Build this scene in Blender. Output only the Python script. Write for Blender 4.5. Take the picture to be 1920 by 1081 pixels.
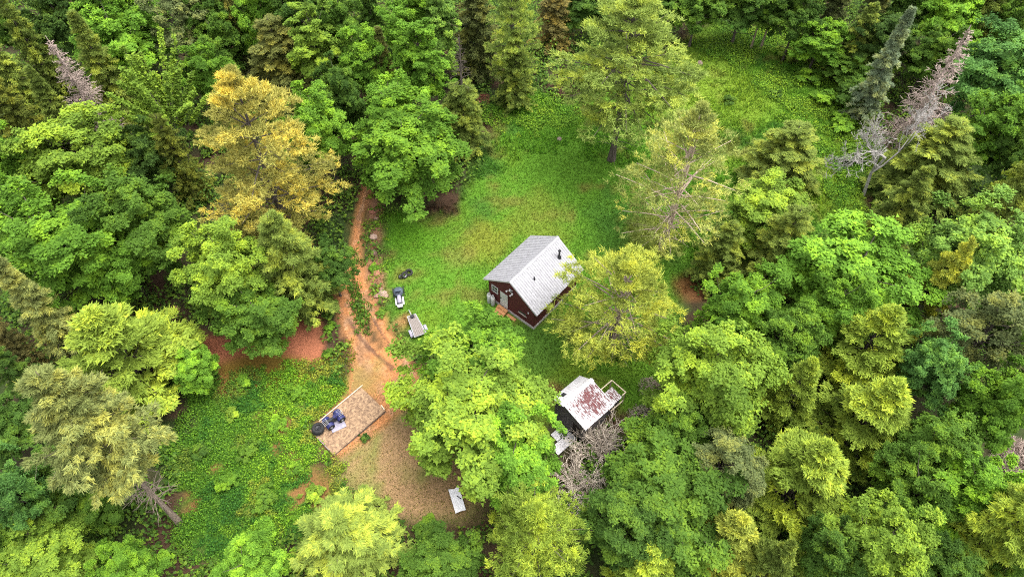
import bpy, bmesh, math, random
import numpy as np
from mathutils import Vector, Matrix

scene = bpy.context.scene
for _o in list(bpy.data.objects):
    bpy.data.objects.remove(_o, do_unlink=True)
COL = scene.collection

# ------------------------------------------------------------------ camera
CAM_H = 47.0
PITCH = 0.9357                      # radians below the horizon
FPX = 1280.0                        # focal length in pixels of a 1920 px wide frame
cam_data = bpy.data.cameras.new('camera')
cam_data.sensor_width = 36.0
cam_data.lens = 36.0 * FPX / 1920.0
cam_data.clip_end = 2000.0
cam = bpy.data.objects.new('camera', cam_data)
cam.location = (0, 0, CAM_H)
cam.rotation_euler = (math.pi / 2 - PITCH, 0, 0)
COL.objects.link(cam)
scene.camera = cam

# ------------------------------------------------------------------ sky and sun (bright overcast)
SUN_AZ = math.radians(8)            # from +X towards +Y
SUN_EL = math.radians(74)
world = bpy.data.worlds.new('World')
scene.world = world
world.use_nodes = True
wn = world.node_tree.nodes
wl = world.node_tree.links
wn.clear()
sky = wn.new('ShaderNodeTexSky')
sky.sky_type = 'NISHITA'
sky.sun_disc = False
sky.sun_elevation = SUN_EL
sky.sun_rotation = math.pi / 2 - SUN_AZ
sky.dust_density = 4.0
hs = wn.new('ShaderNodeHueSaturation')
hs.inputs['Saturation'].default_value = 0.18
bg = wn.new('ShaderNodeBackground')
bg.inputs['Strength'].default_value = 0.15
wo = wn.new('ShaderNodeOutputWorld')
wl.new(sky.outputs[0], hs.inputs['Color'])
wl.new(hs.outputs[0], bg.inputs['Color'])
wl.new(bg.outputs[0], wo.inputs['Surface'])

sun_data = bpy.data.lights.new('sun', 'SUN')
sun_data.energy = 0.75
sun_data.angle = math.radians(45)
sun_data.color = (1.0, 0.96, 0.88)
sun = bpy.data.objects.new('sun', sun_data)
_sd = Vector((math.cos(SUN_EL) * math.cos(SUN_AZ), math.cos(SUN_EL) * math.sin(SUN_AZ), math.sin(SUN_EL)))
sun.rotation_euler = _sd.to_track_quat('Z', 'Y').to_euler()
sun.location = _sd * 100
COL.objects.link(sun)

vs = scene.view_settings
vs.view_transform = 'Standard'
vs.look = 'None'
vs.exposure = 1.92
vs.gamma = 1.0
vs.use_curve_mapping = False
scene.render.engine = 'CYCLES'
cy = scene.cycles
cy.max_bounces = 6
cy.diffuse_bounces = 4
cy.glossy_bounces = 2
cy.transmission_bounces = 4
cy.transparent_max_bounces = 4
cy.use_denoising = False
cy.filter_width = 1.1
try:
    cy.denoiser = 'OPENIMAGEDENOISE'
    cy.denoising_input_passes = 'RGB_ALBEDO_NORMAL'
    cy.denoising_prefilter = 'ACCURATE'
except Exception:
    pass
cy.caustics_reflective = False
cy.caustics_refractive = False

# ------------------------------------------------------------------ helpers
RS = np.random.RandomState


def ray(px, py):
    x = (px - 960) / FPX
    y = -(py - 540.5) / FPX
    c, s = math.cos(PITCH), math.sin(PITCH)
    return np.array([x, c + y * s, -s + y * c])


def at(px, py, z=0.0):
    """the point of the place that the photograph shows at a pixel, at height z"""
    r = ray(px, py)
    return np.array([0, 0, CAM_H]) + r * ((z - CAM_H) / r[2])


def ppm(p):
    """pixels per metre at a point"""
    return FPX / (p[1] * math.cos(PITCH) - (p[2] - CAM_H) * math.sin(PITCH))


def gz(x, y):
    """height of the ground"""
    return (0.05 * np.sin(x * 0.31 + 1.3) * np.cos(y * 0.27 + 0.4) + 0.04 * np.sin(x * 0.83 + y * 0.61)
            + 0.05 * np.sin(x * 0.12 - y * 0.09))


_lat = RS(5).rand(256, 256)


def vnoise(x, y, s=1.0, o=0.0):
    x = np.asarray(x) / s + 37.3 + o * 17.7
    y = np.asarray(y) / s + 91.1 + o * 31.3
    xi = np.floor(x).astype(int)
    yi = np.floor(y).astype(int)
    fx = x - xi
    fy = y - yi
    fx = fx * fx * (3 - 2 * fx)
    fy = fy * fy * (3 - 2 * fy)
    g = lambda a, b: _lat[a % 256, b % 256]
    return ((g(xi, yi) * (1 - fx) + g(xi + 1, yi) * fx) * (1 - fy)
            + (g(xi, yi + 1) * (1 - fx) + g(xi + 1, yi + 1) * fx) * fy)


def fbm(x, y, s, o=0.0):
    return 0.5 * vnoise(x, y, s, o) + 0.3 * vnoise(x, y, s * 0.47, o + 1) + 0.2 * vnoise(x, y, s * 0.21, o + 2)


def gpoly(pts):
    return np.array([at(*p)[:2] for p in pts])


def sdf(poly, x, y):
    """signed distance to a polygon, negative inside"""
    x = np.asarray(x, float)
    y = np.asarray(y, float)
    d2 = np.full(x.shape, 1e9)
    ins = np.zeros(x.shape, bool)
    n = len(poly)
    for i in range(n):
        ax, ay = poly[i]
        bx, by = poly[(i + 1) % n]
        ex, ey = bx - ax, by - ay
        t = np.clip(((x - ax) * ex + (y - ay) * ey) / (ex * ex + ey * ey + 1e-12), 0, 1)
        d2 = np.minimum(d2, (x - ax - t * ex) ** 2 + (y - ay - t * ey) ** 2)
        c = (ay > y) != (by > y)
        with np.errstate(divide='ignore', invalid='ignore'):
            xx = ax + (y - ay) * ex / (ey if abs(ey) > 1e-9 else 1e-9)
        ins ^= c & (x < xx)
    d = np.sqrt(d2)
    return np.where(ins, -d, d)


def sdf_line(pts, x, y):
    d2 = np.full(np.shape(x), 1e9)
    for i in range(len(pts) - 1):
        ax, ay = pts[i]
        bx, by = pts[i + 1]
        ex, ey = bx - ax, by - ay
        t = np.clip(((x - ax) * ex + (y - ay) * ey) / (ex * ex + ey * ey + 1e-12), 0, 1)
        d2 = np.minimum(d2, (x - ax - t * ex) ** 2 + (y - ay - t * ey) ** 2)
    return np.sqrt(d2)


def sst(a, b, v):
    t = np.clip((v - a) / (b - a), 0, 1)
    return t * t * (3 - 2 * t)


def raw_mesh(name, V, F, mat=None, smooth=False):
    """mesh from arrays; F is an (n,3) or (n,4) array or a list of such arrays"""
    if isinstance(F, np.ndarray):
        F = [F]
    F = [np.asarray(f, dtype=np.int32) for f in F if len(f)]
    me = bpy.data.meshes.new(name)
    V = np.asarray(V, dtype=np.float32)
    me.vertices.add(len(V))
    me.vertices.foreach_set('co', V.ravel())
    loops = np.concatenate([f.ravel() for f in F])
    tot = np.concatenate([np.full(len(f), f.shape[1], np.int32) for f in F])
    start = np.concatenate([[0], np.cumsum(tot)[:-1]]).astype(np.int32)
    me.loops.add(len(loops))
    me.loops.foreach_set('vertex_index', loops)
    me.polygons.add(len(tot))
    me.polygons.foreach_set('loop_start', start)
    me.polygons.foreach_set('loop_total', tot)
    if smooth:
        me.polygons.foreach_set('use_smooth', np.ones(len(tot), bool))
    me.update(calc_edges=True)
    if mat:
        me.materials.append(mat)
    return me


def face_float(me, name, vals):
    a = me.attributes.new(name, 'FLOAT', 'FACE')
    a.data.foreach_set('value', np.asarray(vals, dtype=np.float32))


def put_color(me, name, vals, domain):
    a = me.attributes.new(name, 'FLOAT_COLOR', domain)
    c = np.ones((len(vals), 4), np.float32)
    c[:, :3] = vals
    a.data.foreach_set('color', c.ravel())


def link(name, data, parent=None, loc=None, rot=None):
    o = bpy.data.objects.new(name, data)
    COL.objects.link(o)
    if parent is not None:
        o.parent = parent
    if loc is not None:
        o.location = loc
    if rot is not None:
        o.rotation_euler = rot
    return o


def tag(o, label=None, cat=None, group=None, kind=None):
    if label:
        o['label'] = label
    if cat:
        o['category'] = cat
    if group:
        o['group'] = group
    if kind:
        o['kind'] = kind
    return o


# ------------------------------------------------------------------ materials
def new_mat(name):
    m = bpy.data.materials.new(name)
    m.use_nodes = True
    nt = m.node_tree
    nt.nodes.clear()
    return m, nt.nodes, nt.links


def foliage_mat(name, source, trans=0.32, hue=0.5):
    """leaf colour = the tree's own colour (or the plant's), varied leaf by leaf; part of the light passes through"""
    m, N, L = new_mat(name)
    if source == 'object':
        s = N.new('ShaderNodeObjectInfo').outputs['Color']
    else:
        a = N.new('ShaderNodeAttribute')
        a.attribute_name = 'Col'
        s = a.outputs['Color']
    v = N.new('ShaderNodeAttribute')
    v.attribute_name = 'var'
    ramp = N.new('ShaderNodeValToRGB')
    cr = ramp.color_ramp
    cr.elements[0].position = 0.0
    cr.elements[0].color = (0.40, 0.46, 0.46, 1)
    cr.elements[1].position = 1.0
    cr.elements[1].color = (2.05, 1.72, 1.1, 1)
    e = cr.elements.new(0.55)
    e.color = (1.0, 1.0, 1.0, 1)
    L.new(v.outputs['Fac'], ramp.inputs[0])
    mul = N.new('ShaderNodeMix')
    mul.data_type = 'RGBA'
    mul.blend_type = 'MULTIPLY'
    mul.inputs['Factor'].default_value = 1.0
    L.new(s, mul.inputs['A'])
    L.new(ramp.outputs[0], mul.inputs['B'])
    p = N.new('ShaderNodeBsdfPrincipled')
    p.inputs['Roughness'].default_value = 0.65
    p.inputs['Specular IOR Level'].default_value = 0.10
    L.new(mul.outputs['Result'], p.inputs['Base Color'])
    t = N.new('ShaderNodeBsdfTranslucent')
    L.new(mul.outputs['Result'], t.inputs['Color'])
    mx = N.new('ShaderNodeMixShader')
    mx.inputs[0].default_value = trans
    L.new(p.outputs[0], mx.inputs[1])
    L.new(t.outputs[0], mx.inputs[2])
    o = N.new('ShaderNodeOutputMaterial')
    L.new(mx.outputs[0], o.inputs[0])
    return m


def noisy_mat(name, c1, c2, scale=5.0, rough=0.8, detail=6.0, stretch=(1, 1, 1), bump=0.0, metallic=0.0, coord='Object',
              spec=0.3, c3=None, contrast=(0.35, 0.65), bump_scale=None, object_tint=False):
    m, N, L = new_mat(name)
    tc = N.new('ShaderNodeTexCoord')
    mp = N.new('ShaderNodeMapping')
    mp.inputs['Scale'].default_value = stretch
    L.new(tc.outputs[coord], mp.inputs[0])
    nz = N.new('ShaderNodeTexNoise')
    nz.inputs['Scale'].default_value = scale
    nz.inputs['Detail'].default_value = detail
    nz.inputs['Roughness'].default_value = 0.65
    L.new(mp.outputs[0], nz.inputs['Vector'])
    r = N.new('ShaderNodeValToRGB')
    r.color_ramp.elements[0].position = contrast[0]
    r.color_ramp.elements[1].position = contrast[1]
    r.color_ramp.elements[0].color = (*c1, 1)
    r.color_ramp.elements[1].color = (*c2, 1)
    if c3:
        e = r.color_ramp.elements.new(min(0.98, contrast[1] + 0.12))
        e.color = (*c3, 1)
    L.new(nz.outputs['Fac'], r.inputs[0])
    out = r.outputs[0]
    p = N.new('ShaderNodeBsdfPrincipled')
    p.inputs['Roughness'].default_value = rough
    p.inputs['Metallic'].default_value = metallic
    p.inputs['Specular IOR Level'].default_value = spec
    if object_tint:
        oi = N.new('ShaderNodeObjectInfo')
        mul = N.new('ShaderNodeMix')
        mul.data_type = 'RGBA'
        mul.blend_type = 'MULTIPLY'
        mul.inputs['Factor'].default_value = 1.0
        L.new(out, mul.inputs['A'])
        L.new(oi.outputs['Color'], mul.inputs['B'])
        out = mul.outputs['Result']
    L.new(out, p.inputs['Base Color'])
    if bump:
        b = N.new('ShaderNodeBump')
        b.inputs['Strength'].default_value = bump
        b.inputs['Distance'].default_value = 0.05
        if bump_scale:
            n2 = N.new('ShaderNodeTexNoise')
            n2.inputs['Scale'].default_value = bump_scale
            n2.inputs['Detail'].default_value = 5
            L.new(mp.outputs[0], n2.inputs['Vector'])
            L.new(n2.outputs['Fac'], b.inputs['Height'])
        else:
            L.new(nz.outputs['Fac'], b.inputs['Height'])
        L.new(b.outputs[0], p.inputs['Normal'])
    o = N.new('ShaderNodeOutputMaterial')
    L.new(p.outputs[0], o.inputs[0])
    return m


M = {}
M['leaf'] = foliage_mat('broad_leaves', 'object', 0.38)
M['needle'] = foliage_mat('needles', 'object', 0.25)
M['plant'] = foliage_mat('ground_plants', 'attr', 0.28)
M['grass'] = foliage_mat('meadow_grass', 'attr', 0.25)
M['bark'] = noisy_mat('bark', (0.035, 0.027, 0.022), (0.13, 0.105, 0.085), 6, 0.9, stretch=(3, 3, 0.6), bump=0.6, object_tint=True)
M['dead'] = noisy_mat('dead_wood', (0.20, 0.175, 0.155), (0.42, 0.375, 0.335), 3, 0.9, object_tint=True)


def attr_ground_mat(name, n_scale=9.0, amp=(0.55, 1.5), bump=0.7):
    m, N, L = new_mat(name)
    a = N.new('ShaderNodeAttribute')
    a.attribute_name = 'Col'
    tc = N.new('ShaderNodeTexCoord')
    nz = N.new('ShaderNodeTexNoise')
    nz.inputs['Scale'].default_value = n_scale
    nz.inputs['Detail'].default_value = 7
    nz.inputs['Roughness'].default_value = 0.7
    L.new(tc.outputs['Object'], nz.inputs['Vector'])
    mr = N.new('ShaderNodeMapRange')
    mr.inputs['From Min'].default_value = 0.3
    mr.inputs['From Max'].default_value = 0.7
    mr.inputs['To Min'].default_value = amp[0]
    mr.inputs['To Max'].default_value = amp[1]
    L.new(nz.outputs['Fac'], mr.inputs['Value'])
    mul = N.new('ShaderNodeMix')
    mul.data_type = 'RGBA'
    mul.blend_type = 'MULTIPLY'
    mul.inputs['Factor'].default_value = 1.0
    L.new(a.outputs['Color'], mul.inputs['A'])
    L.new(mr.outputs[0], mul.inputs['B'])
    p = N.new('ShaderNodeBsdfPrincipled')
    p.inputs['Roughness'].default_value = 0.95
    p.inputs['Specular IOR Level'].default_value = 0.1
    L.new(mul.outputs['Result'], p.inputs['Base Color'])
    b = N.new('ShaderNodeBump')
    b.inputs['Strength'].default_value = bump
    b.inputs['Distance'].default_value = 0.06
    L.new(nz.outputs['Fac'], b.inputs['Height'])
    L.new(b.outputs[0], p.inputs['Normal'])
    o = N.new('ShaderNodeOutputMaterial')
    L.new(p.outputs[0], o.inputs[0])
    return m


M['ground'] = attr_ground_mat('forest_ground')
M['soil'] = attr_ground_mat('bare_soil', 6.0, (0.55, 1.45), 1.0)

# ------------------------------------------------------------------ ground
MEADOW = gpoly([(712, 395), (760, 400), (850, 395), (900, 320), (915, 200), (1000, 175), (1080, 190), (1250, 95), (1300, 55), (1420, 40),
                (1500, 60), (1560, 150), (1620, 240), (1640, 330), (1620, 450), (1500, 430), (1400, 440), (1310, 480), (1280, 560),
                (1250, 700), (1200, 780), (1010, 790), (930, 700), (800, 660), (745, 620), (705, 520)])
LUSH = gpoly([(350, 700), (420, 730), (520, 690), (625, 690), (650, 740), (575, 800), (590, 860), (640, 880), (660, 960), (520, 1010),
              (400, 1060), (330, 1000), (330, 850), (370, 780)])
FERNS = gpoly([(1300, 85), (1480, 45), (1560, 130), (1640, 260), (1655, 330), (1625, 445), (1520, 425), (1535, 310), (1470, 230), (1420, 140)])
FERNS2 = gpoly([(905, 215), (1000, 180), (1090, 200), (1060, 240), (960, 260)])
SCRUB = gpoly([(690, 760), (760, 740), (860, 860), (915, 940), (900, 985), (790, 985), (650, 935), (600, 855), (640, 850)])
RED = gpoly([(345, 625), (470, 640), (545, 600), (600, 595), (612, 685), (560, 695), (500, 690), (430, 735), (395, 720)])
MOSS = gpoly([(400, 690), (500, 650), (600, 690), (590, 720), (480, 730), (420, 740)])
TRACK_A = [at(*p)[:2] for p in [(648, 490), (641, 530), (650, 590), (675, 640), (715, 690)]]
TRACK_B = [at(*p)[:2] for p in [(690, 345), (676, 400), (668, 450), (673, 520), (690, 570), (718, 620), (752, 665)]]
TRACK_C = gpoly([(640, 520), (634, 560), (640, 610), (660, 660), (655, 735), (590, 800), (632, 858), (730, 790), (800, 720), (755, 660), (728, 640),
                 (700, 670), (672, 620), (652, 560)])
ROCKY = gpoly([(690, 370), (715, 370), (716, 440), (712, 480), (725, 560), (700, 560), (692, 470)])


def track_d(x, y):
    a = sdf_line(TRACK_A, x, y) - 0.50
    b = sdf_line(TRACK_B, x, y) - np.clip(0.33 - (y - 34) * 0.015, 0.20, 0.33)
    return np.minimum(np.minimum(a, b), sdf(TRACK_C, x, y) + 0.15)


def mixc(c, col, w):
    w = np.asarray(w)[..., None]
    return c * (1 - w) + np.asarray(col) * w


def ground_col(x, y):
    x = np.asarray(x, float)
    y = np.asarray(y, float)
    n1 = fbm(x, y, 6.0)
    n2 = fbm(x, y, 2.2, 5)
    n3 = fbm(x, y, 11.0, 9)
    c = np.zeros(x.shape + (3,)) + np.array([0.036, 0.034, 0.016])
    c = mixc(c, (0.055, 0.032, 0.02), sst(0.45, 0.7, n2))
    c = mixc(c, (0.022, 0.045, 0.010), sst(0.5, 0.65, n1) * 0.8)
    # meadow
    g = np.zeros(x.shape + (3,)) + np.array([0.070, 0.160, 0.014])
    g = mixc(g, (0.115, 0.180, 0.016), sst(0.45, 0.75, n3) * 0.9)
    g = mixc(g, (0.040, 0.105, 0.014), sst(0.5, 0.72, n1) * 0.85)
    g = mixc(g, (0.130, 0.115, 0.028), sst(0.56, 0.75, n2) * 0.6)
    mw = sst(0.9, -0.9, sdf(MEADOW, x, y) + (n2 - 0.5) * 3)
    c = c * (1 - mw[..., None]) + g * mw[..., None]
    # yellowed grass on the open hill and round the cabin
    for (px, py, r, col, k) in ((1330, 130, 6.0, (0.120, 0.185, 0.016), 0.7), (905, 450, 3.2, (0.145, 0.15, 0.02), 0.7),
                                (1010, 405, 4.0, (0.12, 0.15, 0.02), 0.6), (1290, 540, 2.0, (0.14, 0.06, 0.025), 0.9),
                                (860, 480, 2.0, (0.13, 0.11, 0.03), 0.5), (1230, 440, 3.5, (0.13, 0.12, 0.02), 0.6),
                                (770, 440, 3.0, (0.08, 0.20, 0.012), 0.7), (1000, 640, 4.0, (0.035, 0.075, 0.012), 0.7),
                                (1040, 735, 1.2, (0.12, 0.06, 0.03), 0.8), (755, 605, 1.0, (0.26, 0.13, 0.06), 0.8)):
        q = at(px, py)
        d = np.hypot(x - q[0], y - q[1]) + (n2 - 0.5) * r * 1.2
        c = mixc(c, col, sst(r, r * 0.3, d) * k)
    lw = sst(0.6, -0.6, sdf(LUSH, x, y) + (n2 - 0.5) * 3)
    c = mixc(c, (0.055, 0.125, 0.012), lw)
    c = mixc(c, (0.16, 0.08, 0.03), lw * sst(0.60, 0.70, n2))
    sw = sst(1.0, -1.0, sdf(SCRUB, x, y) + (n2 - 0.5) * 4 + 0.3)
    c = mixc(c, (0.230, 0.145, 0.072), sw)
    c = mixc(c, (0.145, 0.150, 0.040), sw * sst(0.40, 0.60, n2) * 0.9)
    rw = sst(0.5, -0.3, sdf(RED, x, y) + (n2 - 0.5) * 1.6)
    c = mixc(c, (0.26, 0.095, 0.05), rw)
    c = mixc(c, (0.13, 0.085, 0.015), sst(0.7, -0.4, sdf(MOSS, x, y) + (n1 - 0.5) * 2) * 0.95)
    kw = sst(0.35, -0.2, sdf(ROCKY, x, y) + (n2 - 0.5) * 1.2)
    c = mixc(c, (0.20, 0.105, 0.06), kw)
    tw = sst(0.55, -0.1, track_d(x, y) + (n2 - 0.5) * 0.45)
    c = mixc(c, (0.30, 0.135, 0.055), tw)
    return c


def grid_mesh(name, x0, x1, y0, y1, step, mat, keep=None, lift=0.0, colf=ground_col):
    xs = np.arange(x0, x1 + step / 2, step)
    ys = np.arange(y0, y1 + step / 2, step)
    X, Y = np.meshgrid(xs, ys)
    nx, ny = len(xs), len(ys)
    Z = gz(X, Y) + lift
    I = np.arange(nx * ny).reshape(ny, nx)
    F = np.stack([I[:-1, :-1], I[:-1, 1:], I[1:, 1:], I[1:, :-1]], -1).reshape(-1, 4)
    V = np.stack([X.ravel(), Y.ravel(), Z.ravel()], 1)
    if keep is not None:
        c = V[F].mean(1)
        F = F[keep(c[:, 0], c[:, 1])]
        used = np.unique(F)
        re = np.full(len(V), -1)
        re[used] = np.arange(len(used))
        V = V[used]
        F = re[F]
    me = raw_mesh(name, V, F, mat, smooth=True)
    put_color(me, 'Col', colf(V[:, 0], V[:, 1]), 'POINT')
    return me, V


gm, _ = grid_mesh('ground', -100, 100, -6, 124, 0.6, M['ground'])
tag(link('ground', gm), kind='structure')
# far ground out to the horizon, just under the near sheet
fm = raw_mesh('far_ground', np.array([[-900, -900, -0.35], [900, -900, -0.35], [900, 900, -0.35], [-900, 900, -0.35]]), np.array([[0, 1, 2, 3]]), M['ground'])
put_color(fm, 'Col', np.tile([0.03, 0.045, 0.014], (4, 1)), 'POINT')
tag(link('terrain', fm), kind='structure')


def track_col(x, y):
    n = fbm(x, y, 1.6, 3)
    n2 = fbm(x, y, 0.6, 8)
    c = np.zeros(np.shape(x) + (3,)) + np.array([0.350, 0.150, 0.058])
    c = mixc(c, (0.22, 0.115, 0.058), sst(0.45, 0.7, n))
    c = mixc(c, (0.34, 0.20, 0.115), sst(0.52, 0.7, n2) * 0.5)
    # dark wheel ruts
    for pts in ([(655, 600), (680, 640), (705, 665), (735, 690)], [(700, 600), (722, 640), (750, 672)]):
        d = sdf_line([at(*p)[:2] for p in pts], x, y)
        c = mixc(c, (0.075, 0.042, 0.030), sst(0.28, 0.05, d + (n2 - 0.5) * 0.3) * 0.75)
    # grass growing in towards the deck
    q = at(672, 712)
    c = mixc(c, (0.19, 0.14, 0.045), sst(2.6, 0.5, np.hypot(x - q[0], y - q[1]) + (n - 0.5) * 3) * 0.8)
    return c


tm, _ = grid_mesh('dirt_track', -20, -2, 16, 50, 0.14, M['soil'],
                  keep=lambda x, y: track_d(x, y) + (fbm(x, y, 0.9, 4) - 0.5) * 0.4 < -0.02, lift=0.012, colf=track_col)
_z = np.empty(len(tm.vertices) * 3, np.float32)
tm.vertices.foreach_get('co', _z)
_z = _z.reshape(-1, 3)
_z[:, 2] += (fbm(_z[:, 0], _z[:, 1], 0.5, 2) - 0.5) * 0.05 + 0.012
tm.vertices.foreach_set('co', _z.ravel())
tag(link('dirt_track', tm), kind='structure')

# ------------------------------------------------------------------ vegetation builders
UP = np.array([0, 0, 1.0])


def nrm(v):
    return v / (np.linalg.norm(v, axis=-1, keepdims=True) + 1e-9)


def leaf_quads(C, Nn, L, W, rng, T=None, fold=0.25):
    n = len(C)
    Nn = nrm(Nn)
    if T is None:
        T = rng.normal(size=(n, 3))
    T = nrm(T - (T * Nn).sum(1, keepdims=True) * Nn)
    B = np.cross(Nn, T)
    L = np.broadcast_to(L, (n,))[:, None] * 0.5
    W = np.broadcast_to(W, (n,))[:, None] * 0.5
    dn = Nn * W * fold
    V = np.stack([C - T * L, C + B * W - dn, C + T * L, C - B * W - dn], 1).reshape(-1, 3)
    F = np.arange(4 * n).reshape(n, 4)
    return V, F


def blades(Cc, T, Nn, L, W):
    """needles: one narrow triangle each, from its foot at Cc along T"""
    n = len(Cc)
    T = nrm(T)
    B = nrm(np.cross(nrm(Nn), T)) * (np.broadcast_to(W, (n,))[:, None] * 0.5)
    Lv = T * np.broadcast_to(L, (n,))[:, None]
    V = np.stack([Cc - B, Cc + B, Cc + Lv], 1).reshape(-1, 3)
    return V, np.arange(3 * n).reshape(n, 3)


def tubes(paths, sides=5):
    """paths: list of (points (k,3), radii (k,))"""
    VV, FF, o = [], [], 0
    ang = np.arange(sides) * 2 * np.pi / sides
    ca, sa = np.cos(ang), np.sin(ang)
    for P, R in paths:
        P = np.asarray(P, float)
        k = len(P)
        T = nrm(np.gradient(P, axis=0))
        ref = np.where(np.abs(T[:, 2:3]) > 0.9, np.array([[1.0, 0, 0]]), np.array([[0, 0, 1.0]]))
        A = nrm(np.cross(T, ref))
        B = np.cross(T, A)
        ring = P[:, None, :] + np.asarray(R)[:, None, None] * (A[:, None, :] * ca[None, :, None] + B[:, None, :] * sa[None, :, None])
        VV.append(ring.reshape(-1, 3))
        I = np.arange(k * sides).reshape(k, sides) + o
        J = np.roll(I, -1, axis=1)
        FF.append(np.stack([I[:-1], J[:-1], J[1:], I[1:]], -1).reshape(-1, 4))
        o += k * sides
    return np.concatenate(VV), np.concatenate(FF)


def clumped(P, D, length, width, n_sub, n_leaf, rng, sig, droop, rise, s0=0.15, flat=0.55, taper=0.5, jit=0.05):
    """leaf clumps spread over sprays: returns sub-clump centres, leaf centres, spray direction per leaf, clump id per leaf"""
    ns = len(P)
    s = s0 + (1 - s0) * rng.rand(ns, n_sub) ** 0.8
    t = rng.uniform(-1, 1, (ns, n_sub)) * (1 - taper * s)
    D = nrm(D)
    lat = nrm(np.cross(D, UP) + 1e-4)
    ln = np.broadcast_to(length, (ns,))
    wd = np.broadcast_to(width, (ns,))
    c = (P[:, None] + D[:, None] * (ln[:, None] * s)[..., None] + lat[:, None] * (wd[:, None] * t)[..., None]
         + UP * ((rise * s - droop * s * s) * ln[:, None])[..., None])
    c = c + rng.normal(size=c.shape) * np.array([1.0, 1.0, 1.4]) * jit * ln[:, None, None]
    lf = c[:, :, None] + rng.normal(size=(ns, n_sub, n_leaf, 3)) * np.array([sig, sig, sig * flat])
    Dl = np.broadcast_to(D[:, None, None], lf.shape)
    cid = np.broadcast_to(np.arange(ns * n_sub).reshape(ns, n_sub, 1), lf.shape[:3])
    sid = np.broadcast_to(np.arange(ns).reshape(ns, 1, 1), lf.shape[:3])
    return c.reshape(-1, 3), lf.reshape(-1, 3), Dl.reshape(-1, 3), cid.ravel(), sid.ravel()


def varies(cid, sid, rng, n):
    a = rng.rand(cid.max() + 1)[cid]
    b = rng.rand(sid.max() + 1)[sid]
    return np.clip(0.30 * a + 0.40 * b + 0.30 * rng.rand(n), 0, 1)


def patchy(var, P, rng):
    """older and younger leaf in broad patches of one crown"""
    k1, k2 = rng.normal(size=(2, 3)) * 0.8
    p1, p2 = rng.rand(2) * 6.28
    return np.clip(var + 0.13 * np.sin(P @ k1 + p1) + 0.10 * np.sin(P @ (k2 * 1.7) + p2), 0, 1)


def limb_paths(origin_z, tips, rng, r0, lift=0.15):
    out = []
    for z, p in zip(origin_z, tips):
        a = np.array([0, 0, z])
        m = a * 0.5 + p * 0.5 + np.array([0, 0, -lift * np.linalg.norm(p - a)]) + rng.normal(size=3) * 0.08
        out.append((np.array([a, m, p]), np.array([r0, r0 * 0.65, r0 * 0.25])))
    return out


def trunk_path(h, r, rng, bend=0.15, n=7, top=0.02):
    z = np.linspace(-0.4, h, n)
    k = np.clip(z / h, 0, 1)
    x = np.cumsum(rng.normal(size=n)) * bend * k * 0.5
    y = np.cumsum(rng.normal(size=n)) * bend * k * 0.5
    x -= x[0]
    y -= y[0]
    rad = r * (1 - k) ** 0.8 + top
    rad[0] *= 1.5
    return np.stack([x, y, z], 1), rad


def pack(name, V, F, var, mat, TV, TF, tmat):
    crown = raw_mesh(name + '_crown', V, F, mat)
    face_float(crown, 'var', var)
    trunk = raw_mesh(name + '_trunk', TV, TF, tmat, smooth=True)
    return trunk, crown


def make_broad(seed, h=12.0, r=4.0, ns=125, leaf=0.17, ball=0.37, n_sub=17, n_leaf=27, zc=0.58, low=-0.55, open_=0.0):
    rng = RS(seed)
    d = nrm(rng.normal(size=(ns * 3, 3)))
    d = d[d[:, 2] > low][:ns]
    ns = len(d)
    ph = rng.rand(6) * 6.28
    az = np.arctan2(d[:, 1], d[:, 0])
    lobes = 1 + 0.16 * np.sin(2 * az + ph[0]) * (1 - d[:, 2] ** 2) + 0.12 * np.sin(5 * az + ph[1] + 3 * d[:, 2]) + 0.10 * np.sin(7 * d[:, 2] + ph[2] + 3 * az)
    rad = lobes * rng.uniform(0.45, 1.16, ns) ** (1 - open_)
    tip = d * rad[:, None] * np.array([r, r, ball * h]) + np.array([0, 0, zc * h])
    hd = nrm(d * np.array([1, 1, 0.0]) + rng.normal(size=(ns, 3)) * 0.35)
    D = nrm(hd * 0.9 + UP * (0.15 + 0.75 * np.clip(d[:, 2:3], -0.2, 1)))
    ln = rng.uniform(0.30, 0.52, ns) * r
    P = tip - D * ln[:, None]
    c, lf, Dl, cid, sid = clumped(P, D, ln, ln * 0.62, n_sub, n_leaf, rng, 0.15 * r / 4, 0.30, 0.06)
    n = len(lf)
    N = UP * 0.9 + nrm(lf - np.array([0, 0, zc * h * 0.8])) * 0.55 + rng.normal(size=(n, 3)) * 0.42
    sz = leaf * rng.uniform(0.7, 1.3, n)
    Tl = np.cross(nrm(N), nrm(rng.normal(size=(n, 3))))
    V, F = blades(lf, Tl, N, sz * 1.25, sz)
    var = patchy(varies(cid, sid, rng, n), lf, rng)
    tp = [trunk_path(h * 0.86, 0.19 * h / 12, rng)]
    sel = rng.permutation(ns)[:int(ns * 0.55)]
    tp += limb_paths(np.clip(P[sel, 2] - np.hypot(P[sel, 0], P[sel, 1]) * 0.9, h * 0.15, h * 0.8), P[sel] + D[sel] * ln[sel, None] * 0.5, rng, 0.055)
    TV, TF = tubes(tp)
    return pack('broadleaf', V, F, var, M['leaf'], TV, TF, M['bark'])


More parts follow.
